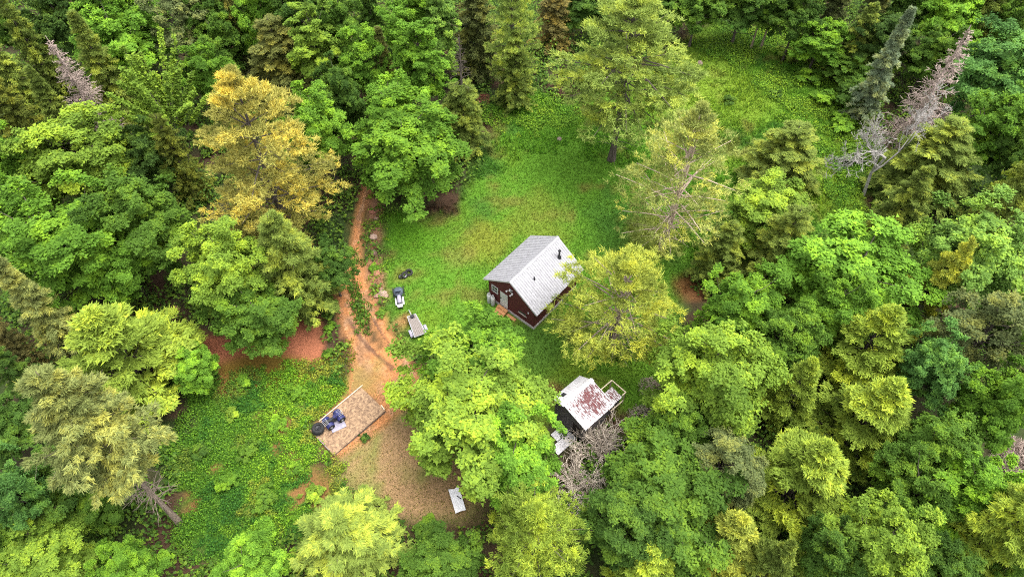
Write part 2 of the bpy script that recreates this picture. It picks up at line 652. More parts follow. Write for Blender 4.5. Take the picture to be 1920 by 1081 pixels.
def make_shoots(seed, h=11.0, r=3.6, ns=38):
    """young maple of long upswept leafy wands"""
    rng = RS(seed)
    az = rng.rand(ns) * 6.283
    el = np.radians(rng.uniform(28, 84, ns))
    D = np.stack([np.cos(az) * np.cos(el), np.sin(az) * np.cos(el), np.sin(el)], 1)
    P = np.array([0, 0, 0.36 * h]) + D * rng.uniform(0.3, 1.9, (ns, 1)) + np.array([0, 0, 1]) * rng.uniform(-1.2, 1.2, (ns, 1))
    ln = rng.uniform(0.6, 1.0, ns) * np.where(el > 0.9, 0.58 * h, r)
    c, lf, Dl, cid, sid = clumped(P, D, ln, 0.12, 60, 13, rng, 0.085, 0.04, 0.02, s0=0.1, flat=0.8, taper=0.8, jit=0.007)
    n = len(lf)
    N = UP * 0.8 + rng.normal(size=(n, 3)) * 0.5 + nrm(Dl) * 0.2
    sz = 0.16 * rng.uniform(0.7, 1.3, n)
    V, F = leaf_quads(lf, N, sz * 1.3, sz * 0.9, rng)
    tp = [trunk_path(h * 0.7, 0.13, rng)] + [(np.stack([P[i], P[i] + D[i] * ln[i]]), np.array([0.04, 0.01])) for i in range(ns)]
    TV, TF = tubes(tp, 4)
    return pack('wand', V, F, varies(cid, sid, rng, n), M['leaf'], TV, TF, M['bark'])


def make_pine(seed, h=17.0, r=4.6, whorls=13, per=6, z0=0.28, n_sub=26, n_leaf=24, blade=0.34, prof='round', elev=12, dead_low=0, s0=0.28, twin=0.0, wide=0.40, wblade=0.075):
    rng = RS(seed)
    P, D, ln, oz = [], [], [], []
    for k in range(whorls):
        f = (k + rng.uniform(-0.2, 0.2)) / (whorls - 1)
        z = h * (z0 + (0.985 - z0) * np.clip(f, 0, 1))
        u = np.clip(f, 0, 1)
        w = {'round': (1 - u ** 1.7) * (0.72 + 0.28 * min(1, u * 3)), 'cone': (1 - u) ** 0.85}[prof] + 0.10
        off = rng.rand() * 6.28
        for j in range(per):
            if rng.rand() < 0.12:
                continue
            a = off + j * 6.283 / per + rng.uniform(-0.35, 0.35)
            e = math.radians(elev + 38 * u ** 2 + rng.uniform(-8, 8))
            D.append((math.cos(a) * math.cos(e), math.sin(a) * math.cos(e), math.sin(e)))
            P.append((0, 0, z + rng.uniform(-0.25, 0.25)))
            ln.append(r * w * rng.uniform(0.6, 1.18))
    P, D, ln = np.array(P), np.array(D), np.array(ln)
    c, lf, Dl, cid, sid = clumped(P, D, ln, np.minimum(ln * wide, 1.5), n_sub, n_leaf, rng, 0.10, 0.10, 0.02, s0=s0, taper=0.35, jit=0.022)
    n = len(lf)
    T = nrm(nrm(Dl) * 0.55 + UP * 0.55 + rng.normal(size=(n, 3)) * 0.62)
    L = blade * rng.uniform(0.7, 1.2, n)
    V, F = blades(lf, T, UP * 0.7 + rng.normal(size=(n, 3)) * 0.6, L, wblade)
    tp = [trunk_path(h * 0.99, 0.0135 * h, rng, 0.10, 9)]
    for i in range(len(P)):
        e = P[i] + D[i] * ln[i] * 0.92 + UP * (-0.06 * ln[i])
        tp.append((np.array([P[i], (P[i] + e) / 2 + UP * 0.03 * ln[i], e]), np.array([0.055, 0.035, 0.012]) * (0.6 + ln[i] / 6)))
    if twin:
        tp[0] = (tp[0][0], tp[0][1])
        b_ = trunk_path(h * 0.9, 0.014 * h, rng, 0.08, 9)
        b_[0][:, 0] += twin * np.clip(b_[0][:, 2] / h, 0, 1) ** 0.7
        tp.append(b_)
    for _ in range(dead_low):
        a = rng.rand() * 6.28
        z = h * rng.uniform(0.08, z0 + 0.12)
        q = np.array([math.cos(a), math.sin(a), rng.uniform(-0.15, 0.15)]) * rng.uniform(0.7, 2.6)
        tp.append((np.array([[0, 0, z], q * 0.5 + [0, 0, z + 0.06], q + [0, 0, z - 0.1]]), np.array([0.035, 0.022, 0.008])))
    TV, TF = tubes(tp, 5)
    return pack('pine', V, F, patchy(varies(cid, sid, rng, n), lf, rng), M['needle'], TV, TF, M['bark'])


def make_spruce(seed, h=14.0, r=2.6, nb=150, z0=0.08, droop=0.28, n_sub=22, n_leaf=14, power=0.85, blade=0.32, bare_top=0.0, wblade=0.085, dead_low=0, foot=1.0):
    rng = RS(seed)
    f = np.sort(rng.rand(nb)) ** 0.9
    z = h * (z0 + (0.985 - z0) * f)
    az = np.arange(nb) * 2.399 + rng.uniform(-0.4, 0.4, nb)
    ln = r * ((1 - f) ** power * rng.uniform(0.62, 1.18, nb) + 0.05)
    ln = ln * np.clip(foot + (1 - foot) * f * 4, 0, 1)
    e = np.radians(-4 + 32 * f ** 2 + rng.uniform(-7, 7, nb))
    D = np.stack([np.cos(az) * np.cos(e), np.sin(az) * np.cos(e), np.sin(e)], 1)
    P = np.stack([0 * z, 0 * z, z], 1)
    green = f < (1 - bare_top)
    c, lf, Dl, cid, sid = clumped(P[green], D[green], ln[green], np.minimum(ln[green] * 0.40, 0.9), n_sub, n_leaf, rng, 0.06, droop, 0.05, s0=0.15, taper=0.75, jit=0.018)
    n = len(lf)
    lat = nrm(np.cross(Dl, UP))
    side = np.where(rng.rand(n, 1) < 0.5, 1.0, -1.0)
    T = nrm(nrm(Dl) * 0.8 + lat * side * 0.6 + rng.normal(size=(n, 3)) * 0.28 - UP * 0.12)
    L = blade * rng.uniform(0.7, 1.25, n)
    V, F = blades(lf, T, UP + rng.normal(size=(n, 3)) * 0.45, L, wblade)
    tp = [trunk_path(h, 0.014 * h, rng, 0.05, 7)]
    for _ in range(dead_low):
        a = rng.rand() * 6.28
        zz = h * rng.uniform(z0 * 0.42, z0 + 0.05)
        q = np.array([math.cos(a), math.sin(a), rng.uniform(-0.3, 0.1)]) * rng.uniform(0.8, 2.4)
        tp.append((np.array([[0, 0, zz], q * 0.5 + [0, 0, zz + 0.08], q + [0, 0, zz - 0.1]]), np.array([0.04, 0.026, 0.010])))
        for _k in range(3):
            b = np.array([0, 0, zz]) + q * rng.uniform(0.3, 0.9)
            w = nrm(q + rng.normal(size=3) * 0.8) * 0.6
            tp.append((np.array([b, b + w]), np.array([0.018, 0.008])))
    for i in range(nb):
        e_ = P[i] + D[i] * ln[i] * 0.95 - UP * droop * ln[i] * 0.85
        tp.append((np.array([P[i], (P[i] + e_) / 2 + UP * droop * 0.15 * ln[i], e_]), np.array([0.024, 0.016, 0.006])))
        if not green[i] or rng.rand() < 0.1:
            for _ in range(5):
                s = rng.uniform(0.3, 0.95)
                b = P[i] * (1 - s) + e_ * s
                w = nrm(D[i] * 0.7 + rng.normal(size=3) * 0.5) * ln[i] * 0.35
                tp.append((np.array([b, b + w]), np.array([0.012, 0.004])))
    TV, TF = tubes(tp, 4)
    return pack('spruce', V, F, patchy(varies(cid, sid, rng, n), lf, rng), M['needle'], TV, TF, M['bark'])


def make_cedar(seed, h=12.0, r=3.0, nb=120, n_sub=16, n_leaf=28):
    """dense conifer of rounded, up-tilted frond clumps in tiers"""
    rng = RS(seed)
    f = rng.rand(nb) ** 0.95
    z = h * (0.10 + 0.86 * f)
    az = np.arange(nb) * 2.399 + rng.uniform(-0.5, 0.5, nb)
    ln = r * (np.clip(1 - f ** 1.35, 0, 1) * rng.uniform(0.55, 1.15, nb) + 0.06)
    e = np.radians(6 + 50 * f ** 2 + rng.uniform(-14, 14, nb))
    D = np.stack([np.cos(az) * np.cos(e), np.sin(az) * np.cos(e), np.sin(e)], 1)
    P = np.stack([0 * z, 0 * z, z], 1) + D * ln[:, None] * 0.35
    c, lf, Dl, cid, sid = clumped(P, D, ln * 0.68, np.minimum(ln * 0.34, 0.75), n_sub, n_leaf, rng, 0.095, 0.30, 0.05, s0=0.2, taper=0.4, jit=0.03)
    n = len(lf)
    T = nrm(nrm(Dl) * 0.7 + rng.normal(size=(n, 3)) * 0.55 + UP * 0.1)
    L = 0.27 * rng.uniform(0.7, 1.25, n)
    V, F = blades(lf, T, UP + nrm(Dl) * 0.35 + rng.normal(size=(n, 3)) * 0.42, L, 0.12)
    tp = [trunk_path(h * 0.97, 0.16, rng, 0.06, 6)] + [(np.array([[0, 0, z[i] - 0.2], P[i] + D[i] * ln[i] * 0.4]), np.array([0.03, 0.012])) for i in range(nb)]
    TV, TF = tubes(tp, 4)
    return pack('cedar', V, F, patchy(varies(cid, sid, rng, n), lf, rng), M['needle'], TV, TF, M['bark'])


def make_dead_spruce(seed, h=14.0, r=1.8, nb=330, z0=0.12):
    rng = RS(seed)
    tp = [trunk_path(h, 0.15, rng, 0.05, 7)]
    tw = []
    for i in range(nb):
        f = rng.rand()
        z = h * (z0 + (0.97 - z0) * f)
        a = rng.rand() * 6.283
        L = r * ((1 - f) ** 0.8 * rng.uniform(0.5, 1.1) + 0.10)
        d = np.array([math.cos(a), math.sin(a), rng.uniform(-0.25, 0.2) + 0.3 * f])
        e = np.array([0, 0, z]) + d * L
        m = np.array([0, 0, z]) + d * L * 0.5 + UP * 0.07 * L
        tw.append((np.array([[0, 0, z], m, e]), np.array([0.026, 0.018, 0.006])))
        for _ in range(9):
            s = rng.uniform(0.2, 1.0)
            b = np.array([0, 0, z]) * (1 - s) + e * s
            w = nrm(d * 0.7 + rng.normal(size=3) * 0.6 - UP * 0.2) * L * rng.uniform(0.15, 0.4)
            tw.append((np.array([b, b + w]), np.array([0.022, 0.009])))
    TV, TF = tubes(tp, 6)
    V, F = tubes(tw, 3)
    crown = raw_mesh('bare_twigs', V, F, M['dead'])
    return raw_mesh('dead_trunk', TV, TF, M['dead'], smooth=True), crown


def make_dead_broad(seed, h=11.0, r=4.0, depth=6):
    rng = RS(seed)
    main, fine = [], []

    def grow(p, d, L, rad, k):
        q = p + d * L
        m = (p + q) / 2 + rng.normal(size=3) * L * 0.06
        (main if k < 2 else fine).append((np.array([p, m, q]), np.array([rad, rad * 0.82, rad * 0.62])))
        if k >= 3:
            for _ in range(2):
                w = nrm(d + rng.normal(size=3) * 0.7) * L * 0.6
                fine.append((np.array([m, m + w]), np.array([0.016, 0.009])))
        if k >= depth:
            return
        for _ in range(3 if k < 2 else rng.randint(2, 4)):
            nd = nrm(d * 0.75 + rng.normal(size=3) * 0.42 + UP * 0.20)
            grow(q if rng.rand() < 0.6 else m, nd, L * rng.uniform(0.58, 0.84), max(0.017, rad * 0.58), k + 1)

    grow(np.array([0, 0, -0.3]), nrm(np.array([0.05, 0.02, 1.0])), h * 0.40, 0.20, 0)
    TV, TF = tubes(main, 6)
    V, F = tubes(fine, 3)
    return raw_mesh('dead_trunk', TV, TF, M['dead'], smooth=True), raw_mesh('bare_branches', V, F, M['dead'])


def make_brush(seed, r=1.6, h=1.5, n=900):
    """a heap of cut, leafless brushwood"""
    rng = RS(seed)
    tw = []
    for i in range(n):
        a = rng.rand() * 6.283
        d = math.sqrt(rng.rand()) * r
        zz = h * (1 - (d / r) ** 2) * rng.rand() ** 0.6
        c = np.array([math.cos(a) * d, math.sin(a) * d, zz + 0.03])
        t = nrm(np.array([math.cos(a), math.sin(a), 0]) * rng.uniform(0, 1.0) + rng.normal(size=3) * np.array([0.6, 0.6, 0.45]) + UP * 0.25)
        L = rng.uniform(0.3, 1.1) * r * 0.6
        tw.append((np.array([c - t * L / 2, c + rng.normal(size=3) * 0.05, c + t * L / 2]), np.array([0.026, 0.020, 0.010])))
    V, F = tubes(tw, 3)
    V[:, 2] = np.maximum(V[:, 2], -0.05)
    return None, raw_mesh('brushwood', V, F, M['dead'])


def make_bare_bush(seed, h=3.0, r=2.0, stems=34):
    """leafless many-stemmed bush"""
    rng = RS(seed)
    tw = []
    for i in range(stems):
        a = rng.rand() * 6.283
        d = nrm(np.array([math.cos(a), math.sin(a), 0]) * rng.uniform(0.15, 0.9) + UP * rng.uniform(0.5, 1.0))
        L = rng.uniform(0.6, 1.0) * h
        p0 = np.array([math.cos(a), math.sin(a), 0]) * rng.uniform(0, 0.35)
        pts = [p0]
        for k in range(4):
            d = nrm(d + rng.normal(size=3) * 0.16)
            pts.append(pts[-1] + d * L / 4)
        tw.append((np.array(pts), np.array([0.035, 0.028, 0.022, 0.016, 0.008])))
        for k in range(1, 5):
            for _ in range(7):
                w = nrm(d + rng.normal(size=3) * 0.65) * rng.uniform(0.3, 0.9)
                b = pts[k] * (1 - (u := rng.rand())) + pts[k - 1] * u
                tw.append((np.array([b, b + w * 0.5 + rng.normal(size=3) * 0.05, b + w]), np.array([0.018, 0.014, 0.008])))
    V, F = tubes(tw, 3)
    return None, raw_mesh('bare_bush', V, F, M['dead'])



def make_bush(seed, h=1.8, r=1.2, ns=34):
    t = make_broad(seed, h, r, ns=ns, leaf=0.15, ball=0.5, n_sub=9, n_leaf=11, zc=0.5, low=-0.3)
    return t


PROTO = {
    'maple': [make_broad(11), make_broad(12, ns=130), make_broad(13, ball=0.41, ns=115), make_broad(14, ball=0.33, ns=125), make_broad(15, open_=0.4)],
    'poplar': [make_broad(21, h=13, r=2.8, ns=105, ball=0.44, leaf=0.17), make_broad(22, h=13, r=2.8, ns=110, ball=0.46, leaf=0.16)],
    'grey': [make_broad(31, h=12, r=3.2, ns=90, leaf=0.14, n_leaf=17, open_=0.5)],
    'shoots': [make_shoots(41)],
    'pine': [make_pine(51), make_pine(52, whorls=12, per=6), make_pine(53, whorls=14)],
    'bigpine': [make_pine(55, h=20, r=5.6, whorls=12, per=6, z0=0.20, n_sub=42, prof='round', elev=3, s0=0.28, wide=0.34)],
    'openpine': [make_pine(56, h=19, r=6.0, whorls=11, per=7, z0=0.42, n_sub=36, n_leaf=28, elev=2, dead_low=30, s0=0.34, wide=0.36)],
    'thinpine': [make_pine(57, h=16, r=4.8, whorls=13, per=6, z0=0.20, n_sub=24, n_leaf=15, elev=22, blade=0.32, dead_low=34, s0=0.36, twin=1.3, wblade=0.06)],
    'fadepine': [make_spruce(58, h=18, r=4.6, nb=115, z0=0.46, droop=0.06, foot=0.35, n_sub=40, n_leaf=15, power=0.75, blade=0.34, wblade=0.085, dead_low=55)],
    'cabinpine': [make_pine(59, h=12, r=5.2, whorls=8, per=8, z0=0.30, n_sub=26, n_leaf=20, elev=6, blade=0.34, s0=0.45, dead_low=90, wide=0.36, wblade=0.06)],
    'spruce': [make_spruce(61), make_spruce(62, r=2.4), make_spruce(63, droop=0.38)],
    'hemlock': [make_spruce(65, h=11, r=3.2, nb=115, droop=0.20, power=0.62, n_sub=32, blade=0.28, wblade=0.095, n_leaf=15), make_spruce(66, h=11, r=3.2, nb=105, droop=0.25, power=0.55, n_sub=34, blade=0.28, wblade=0.095, n_leaf=15)],
    'baretop': [make_spruce(67, h=14, r=2.4, bare_top=0.42)],
    'cedar': [make_cedar(71), make_cedar(72), make_cedar(73, r=3.3)],
    'deadspruce': [make_dead_spruce(81), make_dead_spruce(82, r=1.5, nb=240)],
    'deadtree': [make_dead_broad(85)],
    'brush': [make_brush(91), make_brush(92, r=1.8, h=1.2)],
    'twigs': [make_brush(93, r=1.6, h=1.3, n=260)],
    'barebush': [make_bare_bush(94), make_bare_bush(95)],
    'bush': [make_bush(101), make_bush(102), make_bush(103)],
}
BASE = {'maple': (12, 4.0), 'poplar': (13, 2.8), 'grey': (12, 3.2), 'shoots': (11, 4.0), 'pine': (17, 4.6), 'bigpine': (20, 5.6), 'openpine': (19, 6.0),
        'thinpine': (16, 4.8), 'fadepine': (18, 4.6), 'cabinpine': (12, 5.2), 'spruce': (14, 2.6), 'hemlock': (11, 3.2), 'baretop': (14, 2.4), 'cedar': (12, 3.0), 'deadspruce': (14, 1.8),
        'deadtree': (11, 4.0), 'brush': (1.5, 1.6), 'twigs': (1.5, 1.6), 'barebush': (3.0, 2.0), 'bush': (1.8, 1.2)}
ZC = {'maple': 0.58, 'poplar': 0.58, 'grey': 0.58, 'shoots': 0.62, 'pine': 0.62, 'bigpine': 0.58, 'openpine': 0.7, 'thinpine': 0.6, 'fadepine': 0.75, 'cabinpine': 0.6, 'spruce': 0.45,
      'hemlock': 0.45, 'baretop': 0.45, 'cedar': 0.48, 'deadspruce': 0.5, 'deadtree': 0.6, 'brush': 0.3, 'twigs': 0.3, 'barebush': 0.4, 'bush': 0.5}
OBJ = {'maple': ('maple_tree', 'tree'), 'poplar': ('broadleaf_tree', 'tree'), 'grey': ('broadleaf_tree', 'tree'), 'shoots': ('maple_sapling', 'tree'),
       'pine': ('pine_tree', 'tree'), 'bigpine': ('pine_tree', 'tree'), 'openpine': ('pine_tree', 'tree'), 'thinpine': ('pine_tree', 'tree'), 'fadepine': ('pine_tree', 'tree'), 'cabinpine': ('pine_tree', 'tree'),
       'spruce': ('spruce_tree', 'tree'), 'hemlock': ('hemlock_tree', 'tree'), 'baretop': ('spruce_tree', 'tree'), 'cedar': ('cedar_tree', 'tree'),
       'deadspruce': ('dead_spruce', 'dead tree'), 'deadtree': ('dead_tree', 'dead tree'), 'brush': ('brushwood_heap', 'brushwood'), 'twigs': ('brushwood_heap', 'brushwood'), 'barebush': ('bare_bush', 'bush'), 'bush': ('shrub', 'shrub')}
C = {  # leaf colours (linear albedo)
    'lime': (0.190, 0.300, 0.036), 'yellow': (0.335, 0.385, 0.060), 'green': (0.118, 0.240, 0.024), 'mid': (0.098, 0.190, 0.024), 'bright': (0.150, 0.300, 0.030),
    'deep': (0.078, 0.155, 0.024), 'dark': (0.062, 0.120, 0.022), 'blue': (0.115, 0.250, 0.055), 'gold': (0.400, 0.370, 0.085), 'soft': (0.215, 0.285, 0.050), 'ypine': (0.330, 0.375, 0.095),
    'gpine': (0.285, 0.375, 0.075), 'pale': (0.250, 0.285, 0.085), 'olive': (0.180, 0.242, 0.044), 'dolive': (0.125, 0.155, 0.026), 'brown': (0.172, 0.190, 0.050),
    'grey': (0.140, 0.175, 0.060), 'bspruce': (0.210, 0.270, 0.150), 'rust': (0.180, 0.160, 0.050), 'dbrown': (0.112, 0.135, 0.038), 'paleg': (0.165, 0.290, 0.050),
    'cedar': (0.255, 0.350, 0.045), 'tan': (0.24, 0.20, 0.10), 'ash': (1.10, 1.15, 1.20), 'pink': (1.15, 1.0, 0.95), 'red': (0.85, 0.30, 0.24), 'straw': (1.65, 1.58, 1.45)}
_count = {}


def plant(kind, x, y, h, r, col, label, group=None, rot=None, lean=(0, 0), bark=None):
    i = _count.get(kind, 0)
    _count[kind] = i + 1
    rng = random.Random(sum(map(ord, kind)) * 131 + i * 7)
    tr, cr = PROTO[kind][i % len(PROTO[kind])]
    h0, r0 = BASE[kind]
    name, cat = OBJ[kind]
    e = bpy.data.objects.new(name, None)
    COL.objects.link(e)
    e.empty_display_size = 0.5
    e.location = (x, y, float(gz(x, y)))
    e.rotation_euler = (lean[0] + rng.uniform(-0.02, 0.02), lean[1] + rng.uniform(-0.02, 0.02), rng.uniform(0, 6.283) if rot is None else rot)
    e.scale = (r / r0, r / r0, h / h0)
    tag(e, label, cat, group)
    c = C[col]
    k = rng.uniform(0.92, 1.08)
    if tr is not None:
        t = link('trunk', tr, e)
        t.color = bark or ((1, 1, 1, 1) if kind not in ('deadspruce', 'deadtree') else (*c, 1))
    b = link('crown' if kind not in ('deadspruce', 'deadtree', 'brush', 'twigs', 'barebush') else ('branches' if kind not in ('brush', 'twigs') else 'twigs'), cr, e)
    b.color = (c[0] * k, c[1] * k, c[2] * k, 1)
    if kind in ('deadspruce', 'deadtree', 'brush', 'twigs', 'barebush'):
        b['kind'] = 'stuff'
    return e


def T(kind, cx, cy, w, h, col, label, group=None, **kw):
    """tree whose crown's middle is seen at pixel (cx, cy) and whose crown is w pixels wide"""
    p = at(cx, cy, ZC[kind] * h)
    return plant(kind, p[0], p[1], h, 0.5 * w / ppm(p), col, label, group, **kw)


def TT(kind, tx, ty, r, h, col, label, group=None, **kw):
    """tree whose tip is seen at pixel (tx, ty)"""
    p = at(tx, ty, h)
    return plant(kind, p[0], p[1], h, r, col, label, group, **kw)


def TB(kind, bx, by, r, h, col, label, group=None, **kw):
    """tree whose foot is seen at pixel (bx, by)"""
    p = at(bx, by, 0)
    return plant(kind, p[0], p[1], h, r, col, label, group, **kw)

# ------------------------------------------------------------------ trees (each one as seen in the photograph)
GB = 'broadleaf trees round the clearing'
GC = 'conifers round the clearing'
GD = 'dead trees among the woods'
GS = 'shrubs at the meadow edge'
GH = 'heaps of cut brushwood'

# trees that stand in the open, by their feet
TB('openpine', 1146, 300, 7.4, 17.0, 'gpine', 'tall open pine with dark bare trunk standing in the meadow behind the cabin', GC, rot=0.6)
TB('thinpine', 1240, 466, 5.8, 15.5, 'ypine', 'thin yellow-green pine with pale bare branches showing, uphill of the cabin', GC, rot=1.0, bark=(5.5, 5.3, 5.0, 1))
TB('fadepine', 338, 980, 3.9, 18.5, 'pale', 'faded yellow pine with long bare lower trunk over the low green scrub', GC, rot=0.0, lean=(-0.07, 0.0), bark=(2.4, 2.3, 2.2, 1))
# the golden pine and the yellow pine by the cabin
T('bigpine', 485, 300, 300, 18, 'gold', 'large golden-orange pine towering beside the dirt track', GC)
T('cabinpine', 1166, 568, 290, 10.5, 'yellow', 'yellow-green pine overhanging the silver cabin roof', GC, bark=(2.6, 2.5, 2.35, 1))
# broadleaf crowns between the deck and the shed
T('maple', 893, 680, 195, 8.5, 'green', 'bright green maple crown just below the cabin steps', GB)
T('maple', 884, 762, 275, 10, 'lime', 'big lime green maple between the wooden deck and the rusty-roofed shed', GB)
T('maple', 968, 850, 165, 9, 'bright', 'green maple crown reaching down towards the white metal sheet', GB)
# upper edge, from the corner across
T('spruce', 22, 150, 95, 13, 'olive', 'olive spruce on the picture edge, below the upper corner with dark gaps', GC)
T('hemlock', 70, 110, 80, 13, 'olive', 'olive hemlock touching the pinkish dead spruce on its outer side', GC)
T('maple', 112, 40, 110, 13, 'dark', 'very dark green maple near the upper corner, above the pinkish dead spruce', GB)
T('poplar', 10, 45, 55, 12, 'mid', 'small green tree cut by the picture corner at the top', GB)
T('maple', 222, 28, 140, 13, 'green', 'green maple at the top edge behind a brighter lime maple', GB)
T('maple', 228, 85, 140, 12, 'bright', 'lime-tipped maple above the olive spruce and the wand-branched maple', GB)
T('spruce', 200, 150, 105, 13, 'olive', 'olive spruce between the pinkish dead spruce and the wand-branched maple', GC)
T('grey', 338, 45, 105, 13, 'grey', 'grey-green thin-leaved tree with bare twigs at the top edge', GB)
T('maple', 400, 30, 90, 13, 'deep', 'deep green tree at the top edge beside the grey-green thin-leaved one', GB)
T('maple', 408, 88, 90, 10, 'mid', 'small green maple below the top-edge trees, above the golden pine tip', GB)
T('spruce', 442, 55, 56, 14, 'brown', 'slim brownish spruce with pointed tip between green maples near the top edge', GC)
T('maple', 490, 30, 95, 13, 'green', 'leafy green maple at the top edge behind the slim brownish spruce', GB)
T('maple', 572, 30, 120, 13, 'deep', 'broad deep green maple at the top edge above the brown hemlock', GB)
T('hemlock', 532, 122, 150, 10, 'brown', 'brown-olive hemlock directly behind the golden pine', GC)
T('poplar', 588, 95, 95, 12, 'lime', 'yellow-green maple shoulder to shoulder with the brown-olive hemlock', GB)
T('maple', 640, 55, 90, 12, 'mid', 'mid green tree beside a twiggy bare patch near the top edge', GB)
T('maple', 602, 240, 125, 12, 'bright', 'bright green maple squeezed between the golden pine and the track', GB)
T('maple', 640, 190, 90, 11, 'deep', 'dark green maple beside the upper end of the track', GB)
T('shoots', 296, 185, 200, 13, 'lime', 'young vivid green maple with long upright leafy wands', GB, rot=0.3)
T('maple', 382, 140, 90, 10, 'green', 'green maple between the wand-branched maple and the golden pine', GB)
T('maple', 148, 290, 195, 12, 'lime', 'yellow-green spiky maple below the pinkish dead spruce', GB)
T('maple', 20, 320, 95, 11, 'green', 'fresh green maple cut by the side edge beside the yellow-green spiky one', GB)
T('hemlock', 40, 235, 110, 12, 'dolive', 'dark olive hemlock at the side edge above the fresh green maple', GC)
T('spruce', 108, 215, 75, 10, 'olive', 'small yellowish spruce just above the yellow-green spiky maple', GC)
T('hemlock', 335, 305, 80, 10, 'dolive', 'dark hemlock tucked against the golden pine on its shaded side', GC)
T('maple', 275, 285, 110, 9, 'dark', 'shaded dark green maple beneath the wand-branched maple', GB)
T('maple', 105, 455, 225, 12.5, 'green', 'wide green maple with yellowish tips near the side edge, halfway down', GB)
T('maple', 262, 405, 170, 12.5, 'mid', 'rounded dark green maple next to the golden pine, halfway down', GB)
T('maple', 215, 475, 150, 10, 'green', 'green maple leaning over the shaded hollow with the pink stone', GB)
T('maple', 20, 395, 90, 10, 'bright', 'bright maple crown cut by the side edge, under the fresh green one', GB)
T('maple', 425, 500, 165, 11.5, 'lime', 'pale yellow-green maple above the bare red soil', GB)
T('hemlock', 545, 510, 165, 12, 'olive', 'dark olive hemlock between the golden pine and the red soil', GC)
T('maple', 480, 592, 150, 7.5, 'mid', 'low green maple spreading its boughs over the red soil', GB)
T('maple', 620, 500, 85, 7, 'deep', 'small deep green maple hugging the edge of the track', GB)
T('cedar', 225, 665, 265, 10.5, 'cedar', 'broad yellow-green cedar next to the low scrub, above the faded pine', GC)
T('spruce', 85, 590, 110, 13, 'pale', 'pale straw-coloured spruce peeking from behind the broad yellow-green cedar', GC)
T('spruce', 15, 640, 70, 10, 'rust', 'rust-brown spruce at the side edge in deep shade', GC)
T('hemlock', 30, 700, 80, 8, 'dark', 'dark hemlock under the rust-brown spruce at the side edge', GC)
T('maple', 365, 690, 85, 5, 'bright', 'low bright maple at the foot of the yellow-green cedar', GB)
T('maple', 15, 800, 110, 6.5, 'deep', 'shaded maple at the side edge above the bluish-green crown', GB)
T('maple', 5, 1020, 100, 5, 'mid', 'low maple at the side edge between bluish-green crown and lower corner', GB)
T('maple', 25, 925, 110, 12, 'blue', 'bluish-green aspen-like crown cut by the side edge near the lower corner', GB)
T('maple', 115, 890, 150, 8, 'deep', 'deep green maple beneath the faded pine', GB)
T('maple', 190, 930, 110, 5, 'mid', 'low dark maple growing beside the bare trunk of the faded pine', GB)
T('maple', 95, 1062, 175, 6, 'lime', 'lime green maple at the bottom edge near the lower corner', GB)
T('maple', 235, 1065, 110, 6, 'green', 'small green maple at the bottom edge below the bare pine trunk', GB)
T('hemlock', 650, 1010, 235, 7.5, 'soft', 'yellow-green feathery tree at the bottom edge below the brown clearing', GC)
T('maple', 470, 1065, 130, 6, 'bright', 'green maple at the bottom edge beside the yellow-green feathery tree', GB)
T('maple', 835, 1060, 130, 5, 'mid', 'dark green maple at the bottom edge just below the white metal sheet', GB)
# upper middle
T('maple', 690, 115, 100, 12, 'green', 'blue-tinged green maple at the head of the track', GB)
T('spruce', 700, 55, 80, 13, 'deep', 'deep green spruce between two maples near the top edge', GC)
T('maple', 775, 35, 110, 13, 'bright', 'bright green maple at the top edge directly above the track head', GB)
T('poplar', 785, 125, 100, 13, 'bright', 'tall narrow yellow-green maple beside the bare-topped spruce', GB)
T('poplar', 828, 50, 70, 13, 'paleg', 'soft pale green tree at the top edge, next to the dark brown spruce', GB)
T('spruce', 722, 155, 75, 11, 'brown', 'thin brownish spruce with bare twigs in front of the track head maples', GC)
T('maple', 765, 275, 205, 11.5, 'green', 'big green maple spreading over the end of the lawn', GB)
T('maple', 745, 225, 120, 11, 'bright', 'bright maple crown rising behind the big one at the lawn end', GB)
T('hemlock', 855, 235, 100, 6, 'olive', 'low olive hemlock at the lawn end, below the bare-topped spruce', GC)
TT('baretop', 857, 66, 2.3, 13, 'olive', 'olive spruce with a bare pinkish dead top', GC)
T('hemlock', 895, 70, 115, 11, 'dbrown', 'dark brown spruce-like tree behind the bare-topped spruce', GC)
T('pine', 958, 55, 120, 14, 'gpine', 'yellow-green pine with bare lower trunk at the top edge', GC)
T('hemlock', 1040, 40, 85, 8, 'rust', 'orange-brown dying spruce between two pines at the top edge', GC)
T('hemlock', 965, 140, 85, 9, 'olive', 'ragged olive hemlock at the back edge of the meadow', GC)
# upper right
T('maple', 1265, 0, 100, 8, 'mid', 'mid green maple behind the crown of the tall open pine', GB)
T('maple', 1095, 5, 90, 8, 'deep', 'dark maple at the top edge between orange-brown spruce and tall open pine', GB)
T('hemlock', 1850, 5, 90, 10, 'olive', 'olive hemlock cut by the top edge near the upper corner', GC)
T('maple', 1700, 10, 90, 10, 'deep', 'dark broadleaf tree at the top edge behind the slender pointed spruce', GB)
T('maple', 1310, 10, 95, 9, 'mid', 'mid green maple at the top edge, behind the meadow\'s back corner', GB)
T('maple', 1395, 5, 110, 9, 'deep', 'deep green maple above two pale trunks at the meadow back', GB)
T('poplar', 1458, -5, 60, 11, 'mid', 'slender tree with a pale trunk at the back of the meadow', GB, bark=(3.4, 3.2, 2.9, 1))
T('poplar', 1435, 5, 50, 10, 'deep', 'slim pale-barked tree left of the slender one at the meadow back', GB, bark=(3.4, 3.2, 2.9, 1))
T('maple', 1500, 25, 85, 10, 'deep', 'dark maple at the top edge beside the pale-trunked trees', GB)
